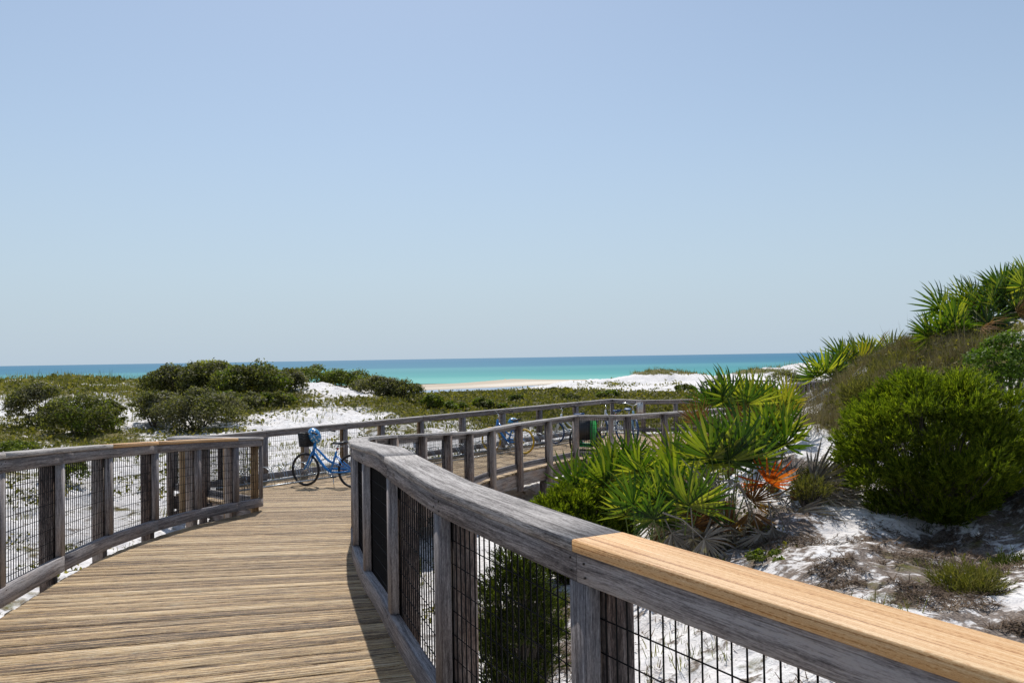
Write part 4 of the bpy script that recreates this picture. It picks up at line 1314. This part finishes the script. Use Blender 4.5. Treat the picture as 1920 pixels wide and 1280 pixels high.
# needle-leaved rosemary bushes
def needle_bush(px, py, Y, wpx, hpx, label, n=4200, seed=0, nlen=.06, spray=.16, group='rosemary bushes', mats=None, nn=15, wd=.0045, cat='bush'):
    g = np.random.default_rng(seed)
    c = at(px, py, Y); w = wpx * Y / F; h = hpx * Y / F
    zb = min(gz(c.x, c.y), c.z + .1)
    h += c.z - zb
    root = empty('rosemary_bush', (c.x, c.y, zb)); tag(root, label, cat, group)
    # lumpy dome of upright sprays
    lum = []; NL = 210
    for i in range(NL):
        a = g.random() * 2 * PI; f_ = g.uniform(.07, .95)
        prof_ = np.interp(f_, [.05, .2, .4, .6, .8, .95], [.42, .74, .95, 1.0, .80, .34]) * (g.uniform(.2, 1.0) ** .35) * (1.14 if g.random() < .12 else 1) * (1 + .10 * math.sin(3 * a + seed) + .07 * math.sin(5 * a + 2 * f_ * 3))
        x = math.cos(a) * prof_ * w * .44; y_ = math.sin(a) * prof_ * w * .42
        r_ = w * g.uniform(.05, .095)
        lum.append((x, y_, f_ * h * .93 + .05 * h * math.sin(4 * a + seed), r_))
    lum = np.array(lum)
    k = g.integers(0, len(lum), n)
    d = norm_rows(g.normal(size=(n, 3))); d[:, 2] = np.abs(d[:, 2]) * .9 + g.uniform(-.6, .1, n)
    d = norm_rows(d)
    B = lum[k, :3] + d * lum[k, 3:4] * g.uniform(.5, 1.0, n)[:, None]
    B[:, 2] = np.maximum(B[:, 2], .04 * h)
    ax = norm_rows(np.stack([B[:, 0] / w * .9, B[:, 1] / w * .9, np.full(n, .6)], 1) + d * .45 + g.normal(size=(n, 3)) * .22)
    L_ = spray * g.uniform(.6, 1.3, n)
    # needles along each spray
    f = g.uniform(0, 1, (n, nn)); P = B[:, None, :] + ax[:, None, :] * (f * L_[:, None])[..., None]
    rd = norm_rows(g.normal(size=(n * nn, 3))).reshape(n, nn, 3)
    dr = ax[:, None, :] * 1.5 + rd * .75; dr /= np.linalg.norm(dr, axis=2, keepdims=True)
    nl_ = nlen * g.uniform(.7, 1.3, (n, nn, 1))
    sd_ = np.cross(dr, g.normal(size=(n, nn, 3))); sd_ /= np.maximum(np.linalg.norm(sd_, axis=2, keepdims=True), 1e-6)
    V = np.stack([P - sd_ * wd, P + sd_ * wd, P + dr * nl_ + sd_ * wd * .5, P + dr * nl_ - sd_ * wd * .5], 2).reshape(-1, 3)
    # link needles of a spray into one island so a spray shares its tone
    T = n * nn
    q = np.arange(T * 4).reshape(-1, 4)
    me = np_mesh('foliage', V, q, mats or G_ROSE)
    link('foliage', me, root)
    br = MB()
    for i in range(0, NL, 3):
        l_ = lum[i]
        m1 = (l_[0] * .45 + g.normal() * .03, l_[1] * .45, l_[2] * .38)
        br.tube([(l_[0] * .06, l_[1] * .06, -.15), m1, (l_[0] * .95, l_[1] * .95, l_[2] * .95)], [.018, .011, .004], 5)
    for i in range(260):
        j = g.integers(n); e = B[j]
        br.tube([(e[0] * .6, e[1] * .6, e[2] * .55), tuple(e)], [.004, .002], 3, False)
    br.build('branches', M_BRANCH, root)
    return root

needle_bush(1755, 1000, 9.0, 350, 306, 'big round green rosemary bush on the sand slope at the right', 15000, 5, .045, .10, nn=13, wd=.0042)
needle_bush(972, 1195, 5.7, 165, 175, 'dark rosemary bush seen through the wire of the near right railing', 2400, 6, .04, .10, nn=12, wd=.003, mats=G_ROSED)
needle_bush(1070, 995, 9.6, 170, 82, 'low feathery green bush just above the near handrail, left of the palmettos', 4200, 7, .045, .09)
needle_bush(1130, 970, 10.4, 150, 70, 'low feathery green bush tucked behind the leftmost palmettos', 3000, 8, .045, .09)
needle_bush(1550, 975, 9.5, 90, 90, 'small yellowish bush on the sand between the dead fronds and the big bush', 500, 9, .05, .15, nn=12, mats=G_GRASS)
needle_bush(1640, 800, 12.5, 120, 70, 'thin yellow-green bush behind the big round bush', 800, 10, .06, .2, nn=12, mats=G_GRASS)

needle_bush(1815, 1150, 6.2, 120, 62, 'wispy yellow-green plant on the sand above the new yellow cap board', 420, 20, .05, .13, nn=10, mats=G_GRASS, wd=.0028)
needle_bush(1905, 1120, 7.0, 90, 60, 'dark twiggy plant on the sand at the right edge below the big bush', 420, 22, .045, .12, nn=10, mats=G_ROSED, wd=.003)
needle_bush(1520, 945, 9.0, 70, 40, 'little yellow-green plant among the grey dead fronds', 260, 23, .045, .11, nn=10, mats=G_GRASS, wd=.003)
# broad-leaved shrub at the right edge
shrub(1890, 735, 11.0, 165, 118, 'glossy broad-leaved shrub at the right edge above the big round bush', [foliage('glossy_leaves', (.03, .06, .008), (.07, .12, .012), (.17, .24, .03), .35, .55, spec=.2)], 5200, .045, seed=60, group='broad-leaved shrubs', nl=22)
shrub(1450, 1080, 7.6, 110, 50, 'small leafy plant in the shade below the dead palmetto fronds', [G_BRIGHT, G_SHRUB], 700, .035, seed=61, group='broad-leaved shrubs', nl=12)

# ------------------------------------------------------------------ saw palmettos
def fan_mesh(seed, nseg=20, arc=R(215), fold=.35, droop=.12, wmax=.036, dead=False):
    """a fan of stiff blades, unit radius about the hub, stalk arriving along +x"""
    g = random.Random(seed)
    vs = []; fs = []
    for i in range(nseg):
        a = -arc / 2 + arc * (i + g.uniform(-.2, .2)) / (nseg - 1)
        if g.random() < .05: continue
        Lr_ = (1.0 - .26 * abs(a / (arc / 2)) ** 2) * g.uniform(.88, 1.05)
        if dead: Lr_ *= g.uniform(.7, 1.0)
        d = Vector((math.cos(a), math.sin(a), 0)); s_ = Vector((-math.sin(a), math.cos(a), 0))
        lift = g.uniform(-.09, .09); w_ = wmax * g.uniform(.85, 1.1) * (.6 if dead else 1)
        dr = droop * g.uniform(.3, 1.6)
        b0 = len(vs); st = (0.02, .3, .62, .86, 1.0)
        for r_ in st:
            ww = {0.02: .22, .3: .9, .62: 1.0, .86: .55, 1.0: .05}[r_] * w_
            z = lift * r_ - dr * r_ ** 3
            if dead: z -= .25 * r_ ** 2 + g.uniform(-.05, .05); 
            c = d * (r_ * Lr_)
            vs.append(c - s_ * ww + Vector((0, 0, z + ww * fold)))
            vs.append(c + Vector((0, 0, z - ww * fold)))
            vs.append(c + s_ * ww + Vector((0, 0, z + ww * fold)))
        for k in range(len(st) - 1):
            q = b0 + k * 3
            fs.append([q, q + 1, q + 4, q + 3]); fs.append([q + 1, q + 2, q + 5, q + 4])
    return [tuple(v) for v in vs], fs
FANS = {}
for key, mt, dead in (('g', G_PALM, False), ('y', G_PALMY, False), ('o', G_PALMO, False), ('b', G_PALMB, True), ('d', G_PALMD, True)):
    FANS[key] = []
    for s_ in range(5):
        V, q = fan_mesh(s_ * 7 + len(FANS), nseg=random.choice((19, 21, 23)), arc=R(random.uniform(190, 250)) if not dead else R(120 + 20 * s_), droop=.08 + .06 * s_, dead=dead)
        FANS[key].append(np_mesh('frond_' + key, V, np.array(q), mt))

def frond(root, base, hub, size, kind, facing, g, name='frond'):
    """stalk from base to hub (world), blades about the hub"""
    x = (hub - base).normalized()
    y_ = facing.cross(x)
    if y_.length < 1e-3: y_ = x.orthogonal()
    y_.normalize(); z = x.cross(y_)
    Mx = Matrix((x, y_, z)).transposed().to_4x4(); Mx = Mx @ Matrix.Diagonal((size, size, size, 1)); Mx.translation = hub - root.location
    o = bpy.data.objects.new(name, g.choice(FANS[kind])); COL.objects.link(o)
    o.parent = root; o.matrix_local = Mx
    pm = MB(); mid = (base + hub) / 2 + Vector((0, 0, -.06))
    if kind in 'db': mid.z += .12
    inv = (Matrix.Translation(root.location) @ Mx).inverted()
    pts = [inv @ base, inv @ mid, inv @ hub]
    k = .008 / size
    pm.tube(pts, [k * 1.3, k, k * .7], 5, False)
    pm.build('stalk', M_STALK if kind in 'gy' else G_PALMD, o)
    if kind == 'o': o['label'] = 'orange dying frond'
    if kind == 'd': o['label'] = 'grey dead frond'
    if kind == 'b': o['label'] = 'brown drooping frond'
    return o

def palmetto(px, py, Y, nf, spread, size, kinds, label, seed, drop=None, extra=(), up=.55):
    g = random.Random(seed)
    c = at(px, py, Y)
    bx, by = c.x, c.y + .1
    zb = gz(bx, by)
    hh = max(.25, c.z - zb)
    root = empty('saw_palmetto', (bx, by, zb)); tag(root, label, 'palmetto', 'saw palmettos on the hillside')
    base = Vector((bx, by, zb))
    for i in range(nf):
        a = 2 * PI * (i + g.uniform(-.35, .35)) / nf
        e = g.uniform(-.35, 1.0)
        rr = spread * g.uniform(.45, 1.0)
        hub = Vector((c.x + math.cos(a) * rr, c.y + math.sin(a) * rr * .8, c.z + e * spread * up))
        if hub.z < zb + .15: hub.z = zb + .15
        d = (hub - base).normalized()
        face = Vector((g.uniform(-.5, .5), -g.uniform(.5, 1.2), g.uniform(-.1, .9))) if g.random() < .75 else Vector((g.uniform(-1, 1), g.uniform(-1, 1), .6))
        k = g.choice(kinds)
        # let the blade spread outward from the stalk
        fb = hub - (d * .6 + Vector((math.cos(a) * .7, math.sin(a) * .5, .25)).normalized() * .6)
        frond(root, base + Vector((math.cos(a) * .05, math.sin(a) * .05, 0)), hub, size * g.uniform(.82, 1.12), k, face, g)
    for (qx, qy, QY, sz, kd, fx, fy, fz) in extra:
        hub = at(qx, qy, QY)
        frond(root, base, hub, sz, kd, Vector((fx, fy, fz)), g)
    tr = MB()
    tr.tube([(0, 0, -.2), (.03, 0, hh * .18), (.02, .03, hh * .38)], [.06, .055, .045], 8)
    tr.build('trunk', G_PALMB, root)
    return root

palmetto(1108, 915, 10.0, 5, .30, .44, 'gggy', 'leftmost palmetto beside the deck edge of the platform', 1)
palmetto(1172, 880, 10.6, 5, .26, .44, 'ggggyb', 'palmetto in front of the rightmost post of the inner railing', 2)
palmetto(1232, 910, 9.6, 6, .32, .46, 'ggggy', 'bright green palmetto in the middle of the left palmetto group', 3)
palmetto(1205, 965, 8.6, 6, .30, .44, 'gggy', 'low green palmetto touching the near handrail', 4)
palmetto(1268, 968, 8.3, 5, .26, .42, 'gggy', 'yellow-green palmetto directly above the new cap board', 5)
palmetto(1290, 880, 10.2, 5, .32, .46, 'yyyb', 'browning palmetto between the left group and the big fan', 6)
palmetto(1368, 862, 9.0, 7, .30, .54, 'ggggg', 'largest green palmetto in the middle of the hillside group', 7,
         extra=((1330, 925, 8.9, .45, 'd', 0, -1, .3), (1345, 960, 8.7, .45, 'd', -.2, -1, .2), (1400, 985, 8.5, .42, 'd', .3, -1, .1), (1300, 945, 8.8, .4, 'b', 0, -1, .4), (1410, 940, 9.0, .4, 'b', .3, -.6, .6)))
palmetto(1452, 830, 9.8, 5, .22, .46, 'gggg', 'green palmetto just above the orange frond', 8)
palmetto(1490, 900, 9.4, 1, .05, .38, 'd', 'dying palmetto with one orange frond and grey dead fronds on the sand', 9,
         extra=((1530, 925, 9.3, .5, 'd', 0, -.5, 1), (1570, 905, 9.6, .5, 'd', .2, -.4, 1), (1440, 1010, 8.4, .34, 'd', 0, -1, 0), (1500, 985, 8.9, .4, 'd', .4, -.9, .4), (1470, 950, 9.0, .4, 'd', -.4, -.8, .5)))
def skirt(label_part, spots):
    root = [o for o in bpy.data.objects if label_part in o.get('label', '') and o.get('category') == 'palmetto'][0]
    g_ = random.Random(len(spots))
    for (bx_, by_, qx, qy, QY, sz, kd) in spots:
        frond(root, at(bx_, by_, QY + .15), at(qx, qy, QY), sz, kd, Vector((g_.uniform(-.5, .5), -1, g_.uniform(-.1, .5))), g_)
skirt('largest green', [(1375, 900, 1310, 925, 8.7, 0.58, 'd'), (1375, 900, 1290, 955, 8.6, 0.55, 'd'), (1375, 900, 1335, 975, 8.5, 0.53, 'd'), (1380, 905, 1365, 985, 8.5, 0.55, 'd'), (1380, 905, 1405, 960, 8.6, 0.50, 'b'), (1385, 905, 1425, 1000, 8.3, 0.50, 'd'), (1370, 915, 1345, 935, 8.6, 0.53, 'b'), (1380, 905, 1320, 1000, 8.3, 0.47, 'd')])
skirt('one orange frond', [(1440, 930, 1440, 905, 9.0, .40, 'o'), (1450, 935, 1525, 905, 9.2, 0.62, 'd'), (1450, 935, 1550, 935, 9.1, 0.58, 'd'), (1450, 935, 1490, 960, 8.8, 0.55, 'd'), (1440, 940, 1448, 990, 8.4, 0.53, 'd'), (1440, 940, 1480, 1005, 8.4, 0.45, 'd'), (1450, 930, 1560, 900, 9.5, 0.62, 'd')])
skirt('browning palmetto between', [(1290, 900, 1250, 960, 8.9, 0.47, 'd'), (1290, 900, 1275, 985, 8.6, 0.47, 'd'), (1290, 900, 1300, 1010, 8.2, 0.43, 'd')])
skirt('low green palmetto touching', [(1230, 960, 1260, 1000, 8.3, .45, 'd'), (1240, 960, 1320, 1010, 8.1, .5, 'd'), (1240, 960, 1290, 990, 8.4, .5, 'b')])
palmetto(1368, 765, 12.2, 8, .38, .50, 'ggggg', 'tall dark green palmetto in front of the far railings', 10, extra=((1388, 795, 12, .45, 'b', 0, -1, .1), (1310, 790, 12, .42, 'b', -.5, -1, .3)))
skirt('tall dark green', [(1390, 790, 1410, 800, 11.6, .5, 'd'), (1390, 790, 1440, 815, 11.4, .5, 'd'), (1380, 800, 1350, 810, 11.5, .45, 'b')])
palmetto(1438, 762, 12.6, 6, .30, .48, 'gggyy', 'palmetto with yellowing fronds right of the tall dark one', 11, extra=((1470, 770, 12.3, .42, 'y', .3, -1, .2),))
palmetto(1548, 702, 16.5, 6, .36, .52, 'gggg', 'green palmetto at the left foot of the crest against the sea', 12)
palmetto(1600, 682, 17.0, 6, .36, .52, 'gggy', 'palmetto in the middle of the row on the horizon line', 13)
palmetto(1650, 668, 17.5, 5, .34, .50, 'ggbby', 'browning palmetto, right end of the row on the horizon line', 14)
palmetto(1790, 598, 14.6, 7, .38, .50, 'gggg', 'leftmost palmetto on the hill top against the sky', 15)
palmetto(1840, 572, 14.8, 7, .42, .52, 'gggggy', 'second palmetto on the hill top from the left', 16)
palmetto(1888, 562, 15.0, 7, .42, .52, 'ggggg', 'highest palmetto on the hill top, almost at the picture edge', 17)
palmetto(1935, 560, 14.4, 7, .42, .52, 'gggg', 'palmetto on the hill top cut by the right edge of the picture', 18)
palmetto(1765, 640, 14.0, 6, .34, .46, 'ggyb', 'low palmetto with a few brown fronds at the left end of the hill top', 20)
palmetto(1818, 622, 13.8, 6, .36, .48, 'gggb', 'palmetto on the hill top below the second one from the left', 21)
palmetto(1915, 545, 15.6, 7, .42, .54, 'gggg', 'palmetto at the very top of the hill, behind the highest clump', 22)
palmetto(1880, 600, 14.2, 6, .36, .48, 'gggb', 'palmetto on the hill top just above the broad-leaved shrub', 19)

# ------------------------------------------------------------------ grass, ground cover, dry brush (countless)
def scatter(n, f, seed, amin=-35, amax=35, rmin=4, rmax=145, bias=1.0):
    """random ground points, denser near the viewer, kept with probability f(density,...)"""
    g = np.random.default_rng(seed)
    a = np.radians(g.uniform(amin, amax, n))
    t = g.random(n)
    lr = np.log(rmin) + (np.log(rmax) - np.log(rmin)) * t ** bias
    r_ = np.exp(lr)
    X = np.sin(a) * r_; Y = np.cos(a) * r_
    Z = ground(X, Y)
    px, py = project(X, Y, Z)
    keep = g.random(n) < f(density(X, Y, Z), X, Y, Z, px, py)
    # nothing grows through the deck
    inside = np.zeros(n, bool)
    for poly in (P1, P2):
        pa = np.array(poly); c = np.zeros(n, bool)
        for i in range(len(pa)):
            x0, y0 = pa[i]; x1, y1 = pa[(i + 1) % len(pa)]
            if y0 == y1: continue
            cond = ((y0 > Y) != (y1 > Y)) & (X < (x1 - x0) * (Y - y0) / (y1 - y0) + x0)
            c ^= cond
        inside |= c
    keep &= ~inside
    return X[keep], Y[keep], Z[keep], g

def blades(X, Y, Z, g, nb, hgt, spread, wd, lean=.5, zoff=-.02):
    n = len(X); T = n * nb
    P = np.repeat(np.stack([X, Y, Z + zoff], 1), nb, 0)
    H = np.repeat(hgt, nb) * g.uniform(.5, 1.15, T)
    Sp = np.repeat(spread, nb)
    off = g.normal(size=(T, 2)) * Sp[:, None] * .5
    P[:, :2] += off
    a = g.random(T) * 2 * PI
    ln = g.uniform(0, lean, T)
    dx = np.cos(a) * ln + off[:, 0] / np.maximum(Sp, .01) * .3; dy = np.sin(a) * ln + off[:, 1] / np.maximum(Sp, .01) * .3
    tip = P + np.stack([dx * H, dy * H, H * np.sqrt(np.maximum(.2, 1 - ln ** 2))], 1)
    mid = P * .45 + tip * .55; mid[:, 2] += H * .08
    b = g.random(T) * PI; W = np.repeat(wd, nb)
    s = np.stack([np.cos(b) * W, np.sin(b) * W, np.zeros(T)], 1)
    V = np.stack([P - s, P + s, mid + s * .7, mid - s * .7, tip], 1).reshape(-1, 3)
    i = np.arange(T)[:, None] * 5
    q = i + np.array([[0, 1, 2, 3]]); t = i + np.array([[3, 2, 4]])
    return V, q, t

def stuff(name, label, mat, V, faces):
    o = link(name, np_mesh(name, V, faces, mat)); tag(o, label, None, None, 'stuff'); return o

# grass tufts over the dunes and the marsh
X, Y, Z, g = scatter(60000, lambda d, X, Y, Z, px, py: np.clip((d - .12) * 1.1, 0, 1) * (fbm(X * .5, Y * .5, 5, 4) > .74 - d * .56), 11, rmin=6, rmax=140, bias=.75)
D = np.hypot(X, Y)
V, q, t = blades(X, Y, Z, g, 7, np.clip(.10 + D * .0045, .1, .42) * g.uniform(.5, 1.2, len(X)), np.clip(.06 + D * .006, .06, .6), np.clip(D * .0004, .004, .05))
stuff('dune_grass', 'green and yellow grass growing on the dunes and marsh', G_GRASS, V, [q, t])

# small leafy ground cover
X, Y, Z, g = scatter(42000, lambda d, X, Y, Z, px, py: np.clip((d - .2) * 1.0, 0, 1) * (fbm(X * .38, Y * .38, 8, 4) > .74 - d * .56), 12, rmin=8, rmax=125, bias=.8)
D = np.hypot(X, Y); n = len(X)
k = 12
P = np.repeat(np.stack([X, Y, Z], 1), k, 0); Dk = np.repeat(D, k)
sz = np.clip(.010 + Dk * .0026, .022, .26)
P += g.normal(size=P.shape) * np.stack([sz * 2.6, sz * 2.6, sz * .6], 1); P[:, 2] += sz * .7
nr = norm_rows(g.normal(size=P.shape) + np.array([0, 0, .8])); tt = norm_rows(np.cross(nr, g.normal(size=P.shape))); bb = np.cross(nr, tt)
s_ = (sz * g.uniform(.5, 1.1, len(P)))[:, None]
V = np.stack([P - tt * s_, P + bb * s_ * .5, P + tt * s_, P - bb * s_ * .5], 1).reshape(-1, 3)
stuff('ground_cover', 'low green and olive plants covering the sand between the dunes', G_COVER, V, np.arange(len(V)).reshape(-1, 4))

# sea oats along the dune tops against the sea
def oats(d, X, Y, Z, px, py):
    a = ((px > 1130) & (px < 1500) & (py < 704)) | ((px < 290) & (py < 722) & (Y > 45) & (Y < 90))
    return a * .9
X, Y, Z, g = scatter(60000, oats, 13, rmin=40, rmax=150, bias=.5)
keep = g.random(len(X)) < .30; X, Y, Z = X[keep], Y[keep], Z[keep]
V, q, t = blades(X, Y, Z, g, 3, np.full(len(X), .55) * g.uniform(.4, 1.8, len(X)), np.full(len(X), .35), np.full(len(X), .016), .25)
stuff('sea_oats', 'thin sea oats standing along the dune tops against the sea', G_GRASS, V, [q, t])

# dry grey brush on the right hillside, and tan grass on its crest
def brush(d, X, Y, Z, px, py):
    return (ell(px, py, 1560, 765, 110, 50) * .8) * ((Y < 19) & (X > 1.5)) 
X, Y, Z, g = scatter(26000, brush, 14, amin=8, amax=35, rmin=8, rmax=20)
V, q, t = blades(X, Y, Z, g, 6, g.uniform(.12, .42, len(X)), np.full(len(X), .12), np.full(len(X), .0028), .9)
stuff('dry_brush', 'leafless grey twiggy brush on the hillside left of the big round bush', G_DRY, V, [q, t])
def crest(d, X, Y, Z, px, py):
    return (np.maximum(ell(px, py, 1730, 655, 120, 38), ell(px, py, 1640, 705, 90, 30)) * .9) * ((Y < 20) & (X > 3))
X, Y, Z, g = scatter(30000, crest, 15, amin=18, amax=36, rmin=9, rmax=20)
hg = g.uniform(.08, .26, len(X)) * np.where(g.random(len(X)) < .05, 2.2, 1)
a_ = vnoise(X * 1.3, Y * 1.3, 31) + g.normal(0, .15, len(X)) > .52
V, q, t = blades(X[a_], Y[a_], Z[a_], g, 6, hg[a_], np.full(a_.sum(), .12), np.full(a_.sum(), .0035), .55)
stuff('hill_grass', 'yellow-green grass and thin stems on the crest of the hill', G_GRASS, V, [q, t])
V, q, t = blades(X[~a_], Y[~a_], Z[~a_], g, 6, hg[~a_] * 1.15, np.full((~a_).sum(), .12), np.full((~a_).sum(), .003), .7)
stuff('dry_grass', 'brown dry stems mixed into the grass on the crest of the hill', G_DRY, V, [q, t])
# dead stalks, twigs and leaf litter under the palmettos and bushes
def lit(d, X, Y, Z, px, py):
    m_ = np.maximum.reduce([ell(px, py, *a_) for a_ in LITTER]) 
    return np.clip(m_ + .10, 0, 1) * (X > -.5) * (Y < 16) * (vnoise(X * 3.1, Y * 3.1, 44) * .6 + vnoise(X * 9, Y * 9, 45) * .4 > .56)
X, Y, Z, g = scatter(150000, lit, 16, amin=-4, amax=36, rmin=4.5, rmax=14)
n = len(X); a = g.random(n) * 2 * PI; L_ = g.uniform(.02, .11, n)
d = np.stack([np.cos(a), np.sin(a), g.uniform(-.1, .5, n)], 1) * L_[:, None]; s = np.stack([-np.sin(a), np.cos(a), np.zeros(n)], 1) * g.uniform(.002, .006, n)[:, None]
P = np.stack([X, Y, Z + .01], 1)
V = np.stack([P - s, P + s, P + d + s * .4, P + d - s * .4], 1).reshape(-1, 3)
stuff('leaf_litter', 'brown twigs and dry leaf litter on the sand under the bushes', G_LITTER, V, np.arange(len(V)).reshape(-1, 4))

# marker at the water's edge
p = at(947.5, 716, 244)
mk = empty('beach_marker', (p.x, p.y, p.z)); tag(mk, 'tiny tan marker standing alone at the water edge of the beach', 'marker')
m = MB(); m.tube([(0, 0, -.4), (0, 0, .55)], .09, 8); m.build('pole', M_TAN, mk)
m = MB(); m.tube([(0, 0, .35), (0, 0, .55), (0, 0, .75), (0, 0, .9)], [.2, .32, .3, .1], 10); m.build('top', M_YEL, mk)
print('OBJECTS', len(bpy.data.objects), 'TRIS', sum(sum(p_.loop_total - 2 for p_ in me.polygons) for me in bpy.data.meshes if len(me.polygons) < 1) )
